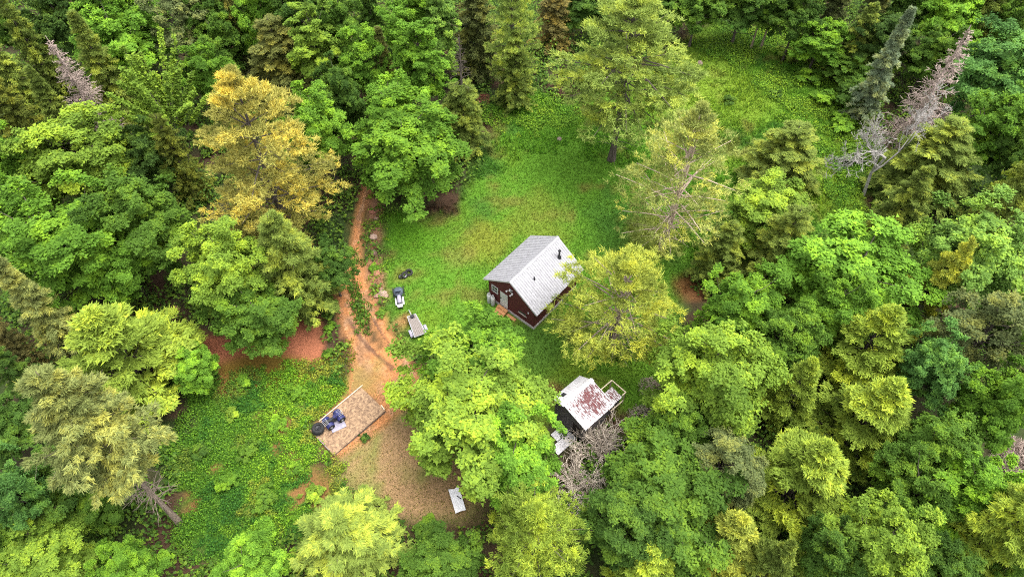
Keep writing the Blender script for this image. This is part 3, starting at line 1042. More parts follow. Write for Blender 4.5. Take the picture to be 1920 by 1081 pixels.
T('maple', 1540, 75, 95, 7, 'green', 'small bright maple where the meadow meets the dark spruces', GB)
T('spruce', 1560, 25, 80, 12, 'dbrown', 'dark brownish spruce at the top edge behind the meadow corner', GC)
T('hemlock', 1605, 85, 90, 9, 'olive', 'olive tiered hemlock beside the fern bank', GC)
T('maple', 1655, 75, 100, 9, 'dark', 'very dark broadleaf tree behind the grey-green pointed spruce', GB)
T('spruce', 1640, 20, 70, 13, 'dbrown', 'brownish dark spruce at the top edge above the pointed grey-green one', GC)
TT('spruce', 1717, 14, 2.1, 13, 'bspruce', 'slender pointed grey-green spruce rising above the dead white tree', GC)
T('maple', 1790, 25, 125, 12, 'bright', 'yellow-green maple at the top edge behind the pinkish pointed snag', GB)
T('maple', 1745, 105, 90, 9, 'mid', 'green maple between the two pointed spruces', GB)
T('hemlock', 1830, 60, 90, 12, 'olive', 'olive hemlock behind the large blue-green maple at the upper corner', GC)
T('maple', 1885, 130, 155, 13, 'blue', 'large blue-green maple at the side edge near the upper corner', GB)
T('maple', 1890, 25, 85, 13, 'mid', 'green tree filling the upper corner behind the large blue-green maple', GB)
T('maple', 1862, 245, 125, 11, 'green', 'rounded green maple below the large blue-green one', GB)
T('maple', 1905, 290, 80, 10, 'deep', 'deep green maple cut by the side edge below the rounded green one', GB)
T('hemlock', 1748, 308, 195, 9, 'olive', 'wide dark olive hemlock beside the leaning grey trunk', GC)
T('hemlock', 1472, 300, 165, 7.5, 'olive', 'grey-olive hemlock standing alone in the upper meadow', GC)
T('maple', 1590, 120, 85, 4.5, 'mid', 'low green maple bush-like crown at the fern bank edge', GB)
T('maple', 1612, 175, 80, 4, 'deep', 'low dark maple between the fern bank and the dead white tree', GB)
# right of the cabin
T('maple', 1440, 395, 150, 8.5, 'lime', 'yellow-topped maple below the lone meadow hemlock', GB)
T('hemlock', 1352, 480, 105, 7.5, 'olive', 'small olive hemlock at the edge of the lawn, nearest the yellow pine', GC)
T('hemlock', 1462, 475, 140, 9.5, 'olive', 'brown-olive hemlock behind the large bright maple', GC)
T('hemlock', 1680, 405, 112, 10, 'olive', 'compact olive hemlock above the large bright maple', GC)
T('maple', 1602, 512, 245, 10, 'bright', 'large bright yellow-green maple on the slope beside the meadow', GB)
T('maple', 1828, 475, 190, 12.5, 'paleg', 'pale green maple with blue tint near the side edge', GB)
T('cedar', 1748, 540, 110, 11.5, 'yellow', 'narrow yellowish cedar between the two big maples', GC)
T('hemlock', 1880, 385, 100, 11, 'olive', 'olive hemlock at the side edge above the pale green maple', GC)
T('hemlock', 1900, 345, 70, 12, 'cedar', 'yellow-olive hemlock cut by the side edge, upper half', GC)
T('maple', 1395, 580, 150, 9.5, 'green', 'green maple behind the rounded light maple, near the brown patch', GB)
T('maple', 1330, 692, 205, 12, 'lime', 'rounded light green maple with yellow side facing the shed', GB)
T('maple', 1470, 640, 120, 9.5, 'mid', 'darker maple wedged between light maple and yellow-green cedars', GB)
T('maple', 1560, 585, 130, 10, 'green', 'green maple skirt below the large bright maple', GB)
T('cedar', 1622, 655, 180, 10.5, 'cedar', 'yellow-green cedar with layered tips below the large bright maple', GC)
T('maple', 1742, 690, 120, 11, 'blue', 'compact blue-green maple between cedars', GB)
T('grey', 1838, 635, 160, 12, 'grey', 'greyish olive twiggy tree near the side edge', GB)
T('cedar', 1482, 735, 120, 9, 'cedar', 'small yellow-green cedar touching the rounded light maple', GC)
T('cedar', 1630, 780, 200, 9.5, 'cedar', 'wide yellow-green cedar below the layered one', GC)
T('maple', 1860, 760, 135, 11, 'green', 'green maple with a yellow patch near the side edge', GB)
T('cedar', 1500, 900, 215, 10, 'cedar', 'rounded yellow-olive cedar standing forward in the lower woods', GC)
T('maple', 1246, 930, 245, 9, 'mid', 'large dark green maple below the shed', GB)
T('maple', 1180, 985, 160, 9, 'deep', 'deep green maple in front of the large dark one', GB)
T('pine', 1000, 1000, 235, 9.5, 'cedar', 'yellow-green pine with soft tufts at the bottom, below the lime maple', GC)
T('cedar', 1365, 1015, 145, 8, 'yellow', 'yellow-tipped cedar at the bottom edge beside the large dark maple', GC)
T('cedar', 1210, 1062, 150, 7, 'cedar', 'yellow-green cedar at the bottom edge beneath the deep green maple', GC)
T('maple', 1640, 1020, 165, 11, 'lime', 'lime green maple at the bottom edge with reddish tips', GB)
TT('spruce', 1697, 1020, 1.1, 8, 'bspruce', 'small blue-grey spruce tip at the bottom edge', GC)
T('hemlock', 1860, 1005, 195, 11.5, 'cedar', 'yellow-olive drooping conifer in the lower corner', GC)
T('maple', 1815, 925, 150, 10, 'bright', 'bright green maple above the drooping conifer of the lower corner', GB)
T('maple', 1700, 920, 130, 8.5, 'mid', 'mid green maple in the dip above the lime bottom-edge maple', GB)
T('maple', 1745, 840, 140, 10, 'mid', 'green maple below the compact blue-green one', GB)
T('grey', 1360, 885, 130, 9.5, 'grey', 'grey-green tree between the large dark maple and the rounded cedar', GB)
T('maple', 1275, 800, 110, 8, 'mid', 'dark green maple beside the brushwood, behind the shed', GB)
T('maple', 1560, 1040, 110, 9, 'deep', 'dark maple in the gap at the bottom edge below the rounded cedar', GB)
T('maple', 1900, 620, 90, 10, 'mid', 'green maple cut by the side edge beside the greyish twiggy tree', GB)
T('cedar', 1440, 1060, 100, 9, 'olive', 'olive cedar at the bottom edge between yellow-tipped cedar and dark maple', GC)
T('maple', 1900, 1060, 70, 8, 'mid', 'green crown in the very lower corner', GB)
T('maple', 1770, 1075, 110, 8, 'deep', 'dark green maple at the bottom edge beside the small blue-grey spruce', GB)
# dead trees and brush
TT('deadspruce', 88, 66, 2.2, 13, 'pink', 'pinkish bare dead spruce among green conifers near the upper corner', GD)
TT('deadspruce', 1822, 44, 3.0, 15, 'pink', 'pinkish-brown pointed dead spruce above the dead white tree', GD)
p_ = at(1620, 366)
plant('deadtree', p_[0], p_[1], 12.5, 3.4, 'ash', 'dead white tree with bare forked branches and leaning trunk', GD, rot=0.4)
p_ = at(1738, 268)
plant('brush', p_[0], p_[1], 4.0, 3.0, 'pink', 'tall pink-grey tangle of dead branches behind the wide olive hemlock', GH)
for (px, py, r_, h_, c_, lb) in ((1122, 846, 2.3, 3.0, 'straw', 'pale leafless many-stemmed bush below the shed roof'),
                                 (1082, 912, 2.1, 2.2, 'straw', 'lower grey leafless bush between the lime maple and dark maple'),
                                 (1205, 785, 1.1, 1.2, 'straw', 'small tan brushwood heap beside the shed lean-to'),
                                 (1905, 862, 1.5, 1.6, 'pink', 'pinkish dead brush at the side edge in the lower half'),
                                 (906, 188, 0.9, 0.8, 'red', 'red-brown dead brush at the back edge of the meadow'),
                                 (1090, 965, 1.3, 0.8, 'ash', 'dark-lying grey brushwood beside the soft yellow-green pine'),
                                 (1218, 725, 0.9, 0.6, 'pink', 'thin twig heap uphill of the shed lean-to')):
    p_ = at(px, py)
    plant('barebush' if r_ > 2 else 'brush' if r_ > 1.4 else 'twigs', p_[0], p_[1], h_, r_, c_, lb, GH if r_ < 2 else 'leafless bushes by the shed')
# shrubs
for (px, py, r_, h_, c_, lb) in ((1478, 105, 1.5, 1.6, 'lime', 'bright shrub at the upper end of the fern bank'),
                                 (1512, 150, 1.6, 1.6, 'green', 'green shrub in the middle of the fern bank'),
                                 (1545, 195, 1.5, 1.5, 'green', 'green shrub low on the fern bank'),
                                 (1575, 240, 1.5, 1.6, 'bright', 'bright shrub at the lower end of the fern bank'),
                                 (1452, 180, 0.8, 0.8, 'deep', 'small dark round shrub alone in the upper meadow'),
                                 (1368, 190, 0.7, 0.7, 'deep', 'tiny dark shrub in the yellowed upper meadow'),
                                 (1595, 300, 1.3, 1.6, 'mid', 'green shrub above the foot of the dead white tree'),
                                 (684, 822, 0.40, 0.5, 'dark', 'small dark shrub against the long side of the deck'),
                                 (618, 668, 0.5, 0.8, 'mid', 'green shrub between the red soil and the track'),
                                 (620, 620, 0.5, 0.8, 'green', 'green shrub leaning towards the wide sandy rut'),
                                 (620, 575, 0.7, 1.1, 'mid', 'shrub at the upper end of the sandy rut'),
                                 (701, 505, 0.45, 0.5, 'green', 'leafy shrub between the rocks beside the track'),
                                 (716, 590, 0.5, 0.5, 'mid', 'shrub on the bank between track and snowmobile'),
                                 (330, 720, 0.9, 1.0, 'bright', 'bright shrub where the cedar meets the low scrub'),
                                 (460, 720, 0.7, 0.7, 'green', 'shrub at the lower rim of the red soil'),
                                 (1160, 660, 0.9, 0.8, 'mid', 'dark shrub in the shade of the yellow pine'),
                                 (1235, 640, 1.0, 0.9, 'olive', 'olive shrub between the yellow pine and the light maple'),
                                 (520, 800, 0.7, 0.9, 'bright', 'bright bramble bush in the middle of the low scrub'),
                                 (470, 850, 0.8, 1.0, 'mid', 'darker bramble bush in the low scrub towards the bare pine trunk'),
                                 (555, 880, 0.7, 0.8, 'green', 'bramble bush in the scrub below the deck corner'),
                                 (430, 910, 0.8, 1.0, 'green', 'bramble bush in the low scrub just beside the bare trunk foot'),
                                 (500, 940, 0.9, 1.1, 'mid', 'broad bramble bush near the lower rim of the scrub'),
                                 (590, 930, 0.8, 0.8, 'lime', 'yellowish bramble bush between scrub and brown clearing'),
                                 (440, 780, 0.6, 0.7, 'lime', 'yellowish bramble bush at the upper rim of the scrub'),
                                 (560, 740, 0.7, 0.9, 'green', 'bramble bush between the red soil and the deck rail'),
                                 (380, 850, 0.8, 1.0, 'deep', 'dark bramble bush under the faded pine boughs'),
                                 (800, 990, 0.9, 0.9, 'mid', 'shrub at the lower rim of the brown clearing')):
    p_ = at(px, py)
    plant('bush', p_[0], p_[1], h_, r_, c_, lb, GS)

# ------------------------------------------------------------------ grass, scrub and ferns
BUILT = [gpoly([(628, 858), (728, 770), (670, 726), (578, 805)])]
_cu = np.array([math.cos(-0.707), math.sin(-0.707)])
_cv = np.array([-_cu[1], _cu[0]])
_cb = np.array([1.764, 30.525])
BUILT.append(np.array([_cb + _cu * 0.1 - _cv * 0.1, _cb + _cu * 0.1 + _cv * 5.8, _cb - _cu * 4.9 + _cv * 5.8, _cb - _cu * 4.9 - _cv * 0.1]))
_su = np.array([math.cos(-0.841), math.sin(-0.841)])
_sv = np.array([-_su[1], _su[0]])
_sb = np.array([3.563, 21.987])
BUILT.append(np.array([_sb - _su * 0.9, _sb + _su * 2.2, _sb + _su * 2.2 + _sv * 2.9, _sb - _su * 0.9 + _sv * 2.9]))


def clear_of(x, y, m=0.05):
    k = np.ones(len(x), bool)
    for b in BUILT:
        k &= sdf(b, x, y) > m
    return k


def scatter(poly, dens, seed, grow=0.0):
    rng = RS(seed)
    lo, hi = poly.min(0) - grow, poly.max(0) + grow
    n = int((hi - lo).prod() * dens)
    x = rng.uniform(lo[0], hi[0], n)
    y = rng.uniform(lo[1], hi[1], n)
    k = (sdf(poly, x, y) + (fbm(x, y, 2.0, 6) - 0.5) * 2.5 < grow) & clear_of(x, y)
    return x[k], y[k], rng


def tri_blades(x, y, rng, n_b, hgt, width, spread):
    n = len(x)
    X = np.repeat(x, n_b) + rng.normal(size=n * n_b) * spread
    Y = np.repeat(y, n_b) + rng.normal(size=n * n_b) * spread
    a = rng.rand(n * n_b) * 6.283
    H = hgt * rng.uniform(0.5, 1.3, n * n_b)
    tilt = rng.uniform(0.2, 1.0, n * n_b) * H
    w = width * rng.uniform(0.6, 1.3, n * n_b) * 0.5
    b = np.stack([X, Y, gz(X, Y) - 0.01], 1)
    s = np.stack([-np.sin(a) * w, np.cos(a) * w, 0 * w], 1)
    t = b + np.stack([np.cos(a) * tilt, np.sin(a) * tilt, H], 1)
    V = np.stack([b - s, b + s, t], 1).reshape(-1, 3)
    F = np.arange(3 * n * n_b).reshape(-1, 3)
    return V, F, X, Y


def leafy(x, y, rng, n_l, hgt, rad, size, kmul=1.0):
    n = len(x)
    m = n * n_l
    k = np.repeat(rng.uniform(0.6, 1.35, n) * kmul, n_l)
    a = rng.rand(m) * 6.283
    d = np.sqrt(rng.rand(m)) * rad * k
    X = np.repeat(x, n_l) + np.cos(a) * d
    Y = np.repeat(y, n_l) + np.sin(a) * d
    Z = gz(X, Y) + hgt * k * (1 - 0.6 * (d / (rad * k + 1e-6)) ** 2) * rng.uniform(0.35, 1.0, m)
    Cc = np.stack([X, Y, Z], 1)
    N = np.stack([np.cos(a) * 0.5, np.sin(a) * 0.5, np.ones(m)], 1) + rng.normal(size=(m, 3)) * 0.35
    sz = size * rng.uniform(0.7, 1.3, m)
    V, F = leaf_quads(Cc, N, sz * 1.4, sz, rng, T=np.stack([np.cos(a), np.sin(a), 0 * a - 0.2], 1))
    return V, F, X, Y


def stuff(name, V, F, col, var, mat, label, cat):
    me = raw_mesh(name, V, F, mat)
    put_color(me, 'Col', col, 'FACE')
    face_float(me, 'var', var)
    return tag(link(name, me), label, cat, kind='stuff')


# meadow grass
x, y, rng = scatter(MEADOW, 62, 201, 0.4)
k = track_d(x, y) > 0.15
x, y = x[k], y[k]
V, F, X, Y = tri_blades(x, y, rng, 2, 0.13, 0.075, 0.06)
gcol = ground_col(X, Y) * (1.15 + 0.3 * (rng.rand(len(X), 1) - 0.5))
stuff('meadow_grass', V, F, gcol, 0.25 + 0.6 * rng.rand(len(F)), M['grass'], 'short green and yellowed grass of the meadow round the cabin', 'grass')

# taller rough grass in the upper meadow and along its rim
rough = gpoly([(920, 190), (1250, 90), (1480, 45), (1640, 300), (1620, 440), (1400, 430), (1300, 480), (1250, 330), (1100, 300), (1000, 280), (900, 330), (850, 395), (720, 420), (712, 395), (860, 380)])
x, y, rng = scatter(rough, 17, 211, 0.3)
k = (track_d(x, y) > 0.3) & (fbm(x, y, 1.7, 21) + rng.normal(size=len(x)) * 0.05 < 0.55)
V, F, X, Y = tri_blades(x[k], y[k], rng, 5, 0.34, 0.075, 0.13)
c = ground_col(X, Y) * np.array([1.05, 1.2, 1.2]) * (1.15 + 0.5 * (rng.rand(len(X), 1) - 0.5))
stuff('rough_grass', V, F, c, rng.rand(len(F)), M['grass'], 'taller rough grass tufts over the upper meadow and its rim', 'grass')

# low leafy scrub beside the deck
x, y, rng = scatter(LUSH, 30, 202, 0.6)
k = (track_d(x, y) > 0.25) & (fbm(x, y, 2.2, 5) + rng.normal(size=len(x)) * 0.035 < 0.645)
V, F, X, Y = leafy(x[k], y[k], rng, 13, 0.5, 0.28, 0.085, 0.35 + 1.5 * fbm(x[k], y[k], 1.6, 31))
n1 = fbm(X, Y, 3.0, 15)[:, None]
c = np.array([0.085, 0.240, 0.018]) * (1 - n1) + np.array([0.17, 0.29, 0.022]) * n1
n2 = sst(0.50, 0.66, fbm(X, Y, 2.4, 33))[:, None]
c = c * (1 - n2) + np.array([0.045, 0.135, 0.018]) * n2
n2 = sst(0.54, 0.68, fbm(X, Y, 1.9, 36))[:, None]
c = c * (1 - n2 * 0.8) + np.array([0.20, 0.23, 0.035]) * n2 * 0.8
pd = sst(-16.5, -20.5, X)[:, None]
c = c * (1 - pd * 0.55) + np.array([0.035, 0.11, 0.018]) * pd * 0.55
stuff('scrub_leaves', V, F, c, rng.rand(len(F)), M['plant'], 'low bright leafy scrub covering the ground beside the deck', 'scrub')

# ferns and brambles on the meadow edges
vs_, fs_, cs_, o_ = [], [], [], 0
for poly, dens, seed in ((FERNS, 20, 203), (FERNS2, 10, 204), (ROCKY, 8, 205)):
    x, y, rng = scatter(poly, dens, seed, 0.5)
    k = (track_d(x, y) > 0.2) & (fbm(x, y, 2.2, 11) < 0.57 if seed != 205 else fbm(x, y, 0.8, 11) < 0.45)
    V, F, X, Y = leafy(x[k], y[k], rng, 14, 0.6 if seed != 205 else 0.3, 0.38, 0.11)
    n1 = fbm(X, Y, 2.5, 16)[:, None]
    cs_.append(np.array([0.065, 0.19, 0.02]) * (1 - n1) + np.array([0.17, 0.27, 0.022]) * n1)
    vs_.append(V)
    fs_.append(F + o_)
    o_ += len(V)
rng = RS(206)
Fa = np.concatenate(fs_)
stuff('fern_leaves', np.concatenate(vs_), Fa, np.concatenate(cs_), rng.rand(len(Fa)), M['plant'], 'ferns and brambles along the back and side of the meadow', 'ferns')

# undergrowth of the woods
W = np.array([[-75, 4], [75, 4], [95, 100], [-95, 100]])
rng = RS(207)
n = 42000
x = rng.uniform(-85, 85, n)
y = rng.uniform(2, 100, n)
k = (sdf(W, x, y) < 0) & (sdf(MEADOW, x, y) > 0.2) & (sdf(LUSH, x, y) > 0) & (sdf(SCRUB, x, y) > 0.3) & (sdf(RED, x, y) > 0.1) & (track_d(x, y) > 0.3)
k &= clear_of(x, y) & (fbm(x, y, 4, 13) < 0.62) & (np.abs(x) < 18 + y * 0.78)
V, F, X, Y = leafy(x[k], y[k], rng, 9, 0.75, 0.5, 0.21)
ks = k & (rng.rand(n) < 0.28) & (sdf(MEADOW, x, y) > 1.5) & (track_d(x, y) > 1.8) & (sdf(RED, x, y) > 1.2) & (sdf(SCRUB, x, y) > 1.5) & (sdf(LUSH, x, y) > 1.0)
V2, F2, X2, Y2 = leafy(x[ks], y[ks], rng, 30, 2.6, 0.9, 0.19)
V, F, X, Y = np.concatenate([V, V2]), np.concatenate([F, F2 + len(V)]), np.concatenate([X, X2]), np.concatenate([Y, Y2])
n1 = fbm(X, Y, 4.0, 18)[:, None]
c = np.array([0.055, 0.125, 0.022]) * (1 - n1) + np.array([0.11, 0.19, 0.025]) * n1
stuff('undergrowth', V, F, c, rng.rand(len(F)), M['plant'], 'dark leafy undergrowth on the floor of the woods', 'undergrowth')

# dry weeds of the brown clearing, red soil rim and track middle
x, y, rng = scatter(SCRUB, 46, 208, 1.2)
V, F, X, Y = tri_blades(x, y, rng, 2, 0.10, 0.06, 0.07)
n1 = np.clip(fbm(X, Y, 1.5, 19) + sst(-1.6, 0.3, sdf(SCRUB, X, Y)) * 0.7, 0, 1)[:, None]
c = np.array([0.25, 0.16, 0.075]) * (1 - n1) + np.array([0.11, 0.165, 0.025]) * n1
ob = [V, F, c, len(V)]
mid = gpoly([(655, 470), (662, 470), (668, 520), (680, 570), (700, 610), (690, 625), (668, 585), (655, 540), (648, 500)])
x, y, rng2 = scatter(mid, 60, 209, 0.25)
V2, F2, X2, Y2 = tri_blades(x, y, rng2, 3, 0.22, 0.09, 0.08)
c2 = np.tile([0.07, 0.17, 0.02], (len(F2), 1))
side = gpoly([(600, 690), (650, 640), (668, 690), (655, 730), (600, 770), (575, 800), (630, 720)])
x, y, rng3 = scatter(side, 45, 210, 0.2)
V3, F3, X3, Y3 = tri_blades(x, y, rng3, 3, 0.2, 0.08, 0.08)
c3 = np.tile([0.17, 0.19, 0.025], (len(F3), 1))
FF = np.concatenate([F, F2 + len(V), F3 + len(V) + len(V2)])
stuff('dry_weeds', np.concatenate([V, V2, V3]), FF, np.concatenate([c, c2, c3]), rng.rand(len(FF)), M['grass'],
      'thin dry weeds and grass on the bare soil of the clearing and track', 'weeds')

# ------------------------------------------------------------------ building helpers
class MB:
    def __init__(self):
        self.bm = bmesh.new()

    def box(self, x0, x1, y0, y1, z0, z1, mat=None):
        vs_ = [self.bm.verts.new(v) for v in ((x0, y0, z0), (x1, y0, z0), (x1, y1, z0), (x0, y1, z0), (x0, y0, z1), (x1, y0, z1), (x1, y1, z1), (x0, y1, z1))]
        if mat is not None:
            for v in vs_:
                v.co = mat @ v.co
        for f in ((3, 2, 1, 0), (4, 5, 6, 7), (0, 1, 5, 4), (1, 2, 6, 5), (2, 3, 7, 6), (3, 0, 4, 7)):
            self.bm.faces.new([vs_[i] for i in f])
        return self

    def bar(self, a, b, w, t=None):
        """square bar between two points"""
        a, b = Vector(a), Vector(b)
        d = b - a
        q = d.to_track_quat('Z', 'Y').to_matrix().to_4x4()
        t = t or w
        return self.box(-w / 2, w / 2, -t / 2, t / 2, 0, d.length, Matrix.Translation(a) @ q)

    def tube(self, pts, radii, sides=8, cap=True):
        V, F = tubes([(np.array(pts, float), np.array(radii, float))], sides)
        vs_ = [self.bm.verts.new(v) for v in V]
        for f in F:
            self.bm.faces.new([vs_[i] for i in f])
        if cap:
            self.bm.faces.new(vs_[:sides][::-1])
            self.bm.faces.new(vs_[-sides:])
        return self

    def lathe(self, prof, sides=16, mat=None):
        """profile of (radius, z) turned about z"""
        rings = []
        for r, z in prof:
            rings.append([self.bm.verts.new((r * math.cos(2 * math.pi * i / sides), r * math.sin(2 * math.pi * i / sides), z)) for i in range(sides)])
        for a, b in zip(rings[:-1], rings[1:]):
            for i in range(sides):
                self.bm.faces.new((a[i], a[(i + 1) % sides], b[(i + 1) % sides], b[i]))
        if mat is not None:
            for rg in rings:
                for v in rg:
                    v.co = mat @ v.co
        self.rings = rings
        return self

    def loft(self, sections, cap=True):
        rs_ = [[self.bm.verts.new(v) for v in s] for s in sections]
        n_ = len(rs_[0])
        for a, b in zip(rs_[:-1], rs_[1:]):
            for i in range(n_):
                self.bm.faces.new((a[i], a[(i + 1) % n_], b[(i + 1) % n_], b[i]))
        if cap:
            self.bm.faces.new(rs_[0][::-1])
            self.bm.faces.new(rs_[-1])
        return self

    def poly(self, pts):
        self.bm.faces.new([self.bm.verts.new(p) for p in pts])
        return self

    def prism(self, pts, d):
        """polygon pts extruded by vector d"""
        a = [self.bm.verts.new(p) for p in pts]
        b = [self.bm.verts.new(Vector(p) + Vector(d)) for p in pts]
        self.bm.faces.new(a[::-1])
        self.bm.faces.new(b)
        n_ = len(a)
        for i in range(n_):
            self.bm.faces.new((a[i], a[(i + 1) % n_], b[(i + 1) % n_], b[i]))
        return self

    def build(self, name, mat, parent=None, bevel=0.0, smooth=False, loc=None, rot=None):
        bmesh.ops.recalc_face_normals(self.bm, faces=self.bm.faces)
        if bevel:
            bmesh.ops.bevel(self.bm, geom=self.bm.edges[:], offset=bevel, segments=2, affect='EDGES', profile=0.7)
        me = bpy.data.meshes.new(name)
        self.bm.to_mesh(me)
        self.bm.free()
        me.materials.append(mat)
        if smooth:
            for p in me.polygons:
                p.use_smooth = True
        return link(name, me, parent, loc, rot)


def empty(name, loc, rz=0.0):
    e = bpy.data.objects.new(name, None)
    COL.objects.link(e)
    e.location = loc
    e.rotation_euler = (0, 0, rz)
    return e


M['maroon'] = noisy_mat('maroon_siding', (0.062, 0.013, 0.015), (0.105, 0.024, 0.025), 3.0, 0.7, stretch=(1, 1, 6))
M['white_paint'] = noisy_mat('white_paint', (0.46, 0.45, 0.45), (0.60, 0.59, 0.59), 2.0, 0.5)
M['steel'] = noisy_mat('galvanised_roofing', (0.245, 0.24, 0.256), (0.335, 0.33, 0.347), 1.6, 0.42, metallic=0.12, spec=0.4)
M['concrete'] = noisy_mat('concrete', (0.36, 0.32, 0.31), (0.52, 0.48, 0.46), 3, 0.9)
M['glass'] = noisy_mat('window_glass', (0.02, 0.025, 0.03), (0.04, 0.045, 0.05), 2, 0.08, spec=0.6)
M['black'] = noisy_mat('black_metal', (0.010, 0.010, 0.012), (0.025, 0.025, 0.028), 4, 0.45)
M['rubber'] = noisy_mat('tyre_rubber', (0.010, 0.010, 0.011), (0.030, 0.029, 0.028), 8, 0.85, bump=0.2)
M['cedar_wood'] = noisy_mat('new_wood', (0.36, 0.155, 0.060), (0.52, 0.26, 0.11), 5, 0.75, stretch=(1, 8, 8))
M['pale_wood'] = noisy_mat('pale_timber', (0.40, 0.32, 0.22), (0.58, 0.50, 0.37), 4, 0.8, stretch=(6, 6, 1))
M['grey_wood'] = noisy_mat('weathered_boards', (0.085, 0.075, 0.082), (0.19, 0.17, 0.175), 4, 0.9, stretch=(6, 6, 0.7))
M['bed_wood'] = noisy_mat('trailer_boards', (0.13, 0.11, 0.10), (0.25, 0.215, 0.195), 6, 0.85, stretch=(1, 5, 1))
M['blue'] = noisy_mat('blue_plastic', (0.013, 0.015, 0.065), (0.030, 0.034, 0.125), 4, 0.4)
M['seat'] = noisy_mat('black_vinyl', (0.012, 0.012, 0.016), (0.03, 0.03, 0.035), 6, 0.5)
M['silver'] = noisy_mat('grey_metal', (0.22, 0.22, 0.235), (0.36, 0.36, 0.38), 5, 0.4, metallic=0.4)
M['slate'] = noisy_mat('slate_blue_cowl', (0.045, 0.060, 0.085), (0.09, 0.11, 0.14), 5, 0.35)
M['lilac'] = noisy_mat('pale_grey_vinyl', (0.20, 0.185, 0.24), (0.30, 0.28, 0.34), 5, 0.55)
M['rock'] = noisy_mat('field_stone', (0.16, 0.11, 0.085), (0.36, 0.28, 0.235), 3.5, 0.95, bump=0.8, object_tint=True)
M['inside_shade'] = noisy_mat('interior_shade', (0.012, 0.008, 0.008), (0.035, 0.02, 0.018), 4, 0.95)  # near-black colour standing in for the shade inside the shed
M['shutter'] = noisy_mat('window_slat', (0.50, 0.40, 0.39), (0.62, 0.52, 0.50), 4, 0.6)


def osb_mat():
    m, N, L = new_mat('strand_board')
    tc = N.new('ShaderNodeTexCoord')
    nz = N.new('ShaderNodeTexNoise')
    nz.inputs['Scale'].default_value = 3.0
    L.new(tc.outputs['Object'], nz.inputs['Vector'])
    mp = N.new('ShaderNodeMapping')
    mp.inputs['Scale'].default_value = (1, 1, 1)
    L.new(tc.outputs['Object'], mp.inputs[0])
    ad = N.new('ShaderNodeVectorMath')
    ad.operation = 'MULTIPLY_ADD'
    ad.inputs[1].default_value = (0.3, 0.3, 0.3)
    L.new(nz.outputs['Color'], ad.inputs[0])
    L.new(mp.outputs[0], ad.inputs[2])
    vo = N.new('ShaderNodeTexVoronoi')
    vo.inputs['Scale'].default_value = 8.0
    L.new(ad.outputs[0], vo.inputs['Vector'])
    n2 = N.new('ShaderNodeTexNoise')
    n2.inputs['Scale'].default_value = 5.0
    n2.inputs['Detail'].default_value = 8
    L.new(tc.outputs['Object'], n2.inputs['Vector'])
    sep = N.new('ShaderNodeSeparateColor')
    L.new(vo.outputs['Color'], sep.inputs[0])
    mm = N.new('ShaderNodeMath')
    mm.operation = 'MULTIPLY_ADD'
    mm.inputs[1].default_value = 0.55
    L.new(sep.outputs[0], mm.inputs[0])
    m3 = N.new('ShaderNodeMath')
    m3.operation = 'MULTIPLY'
    m3.inputs[1].default_value = 0.5
    L.new(n2.outputs['Fac'], m3.inputs[0])
    L.new(m3.outputs[0], mm.inputs[2])
    r = N.new('ShaderNodeValToRGB')
    r.color_ramp.elements[0].position = 0.2
    r.color_ramp.elements[0].color = (0.115, 0.066, 0.038, 1)
    r.color_ramp.elements[1].position = 0.8
    r.color_ramp.elements[1].color = (0.31, 0.20, 0.112, 1)
    L.new(mm.outputs[0], r.inputs[0])
    p = N.new('ShaderNodeBsdfPrincipled')
    p.inputs['Roughness'].default_value = 0.85
    L.new(r.outputs[0], p.inputs['Base Color'])
    o = N.new('ShaderNodeOutputMaterial')
    L.new(p.outputs[0], o.inputs[0])
    return m


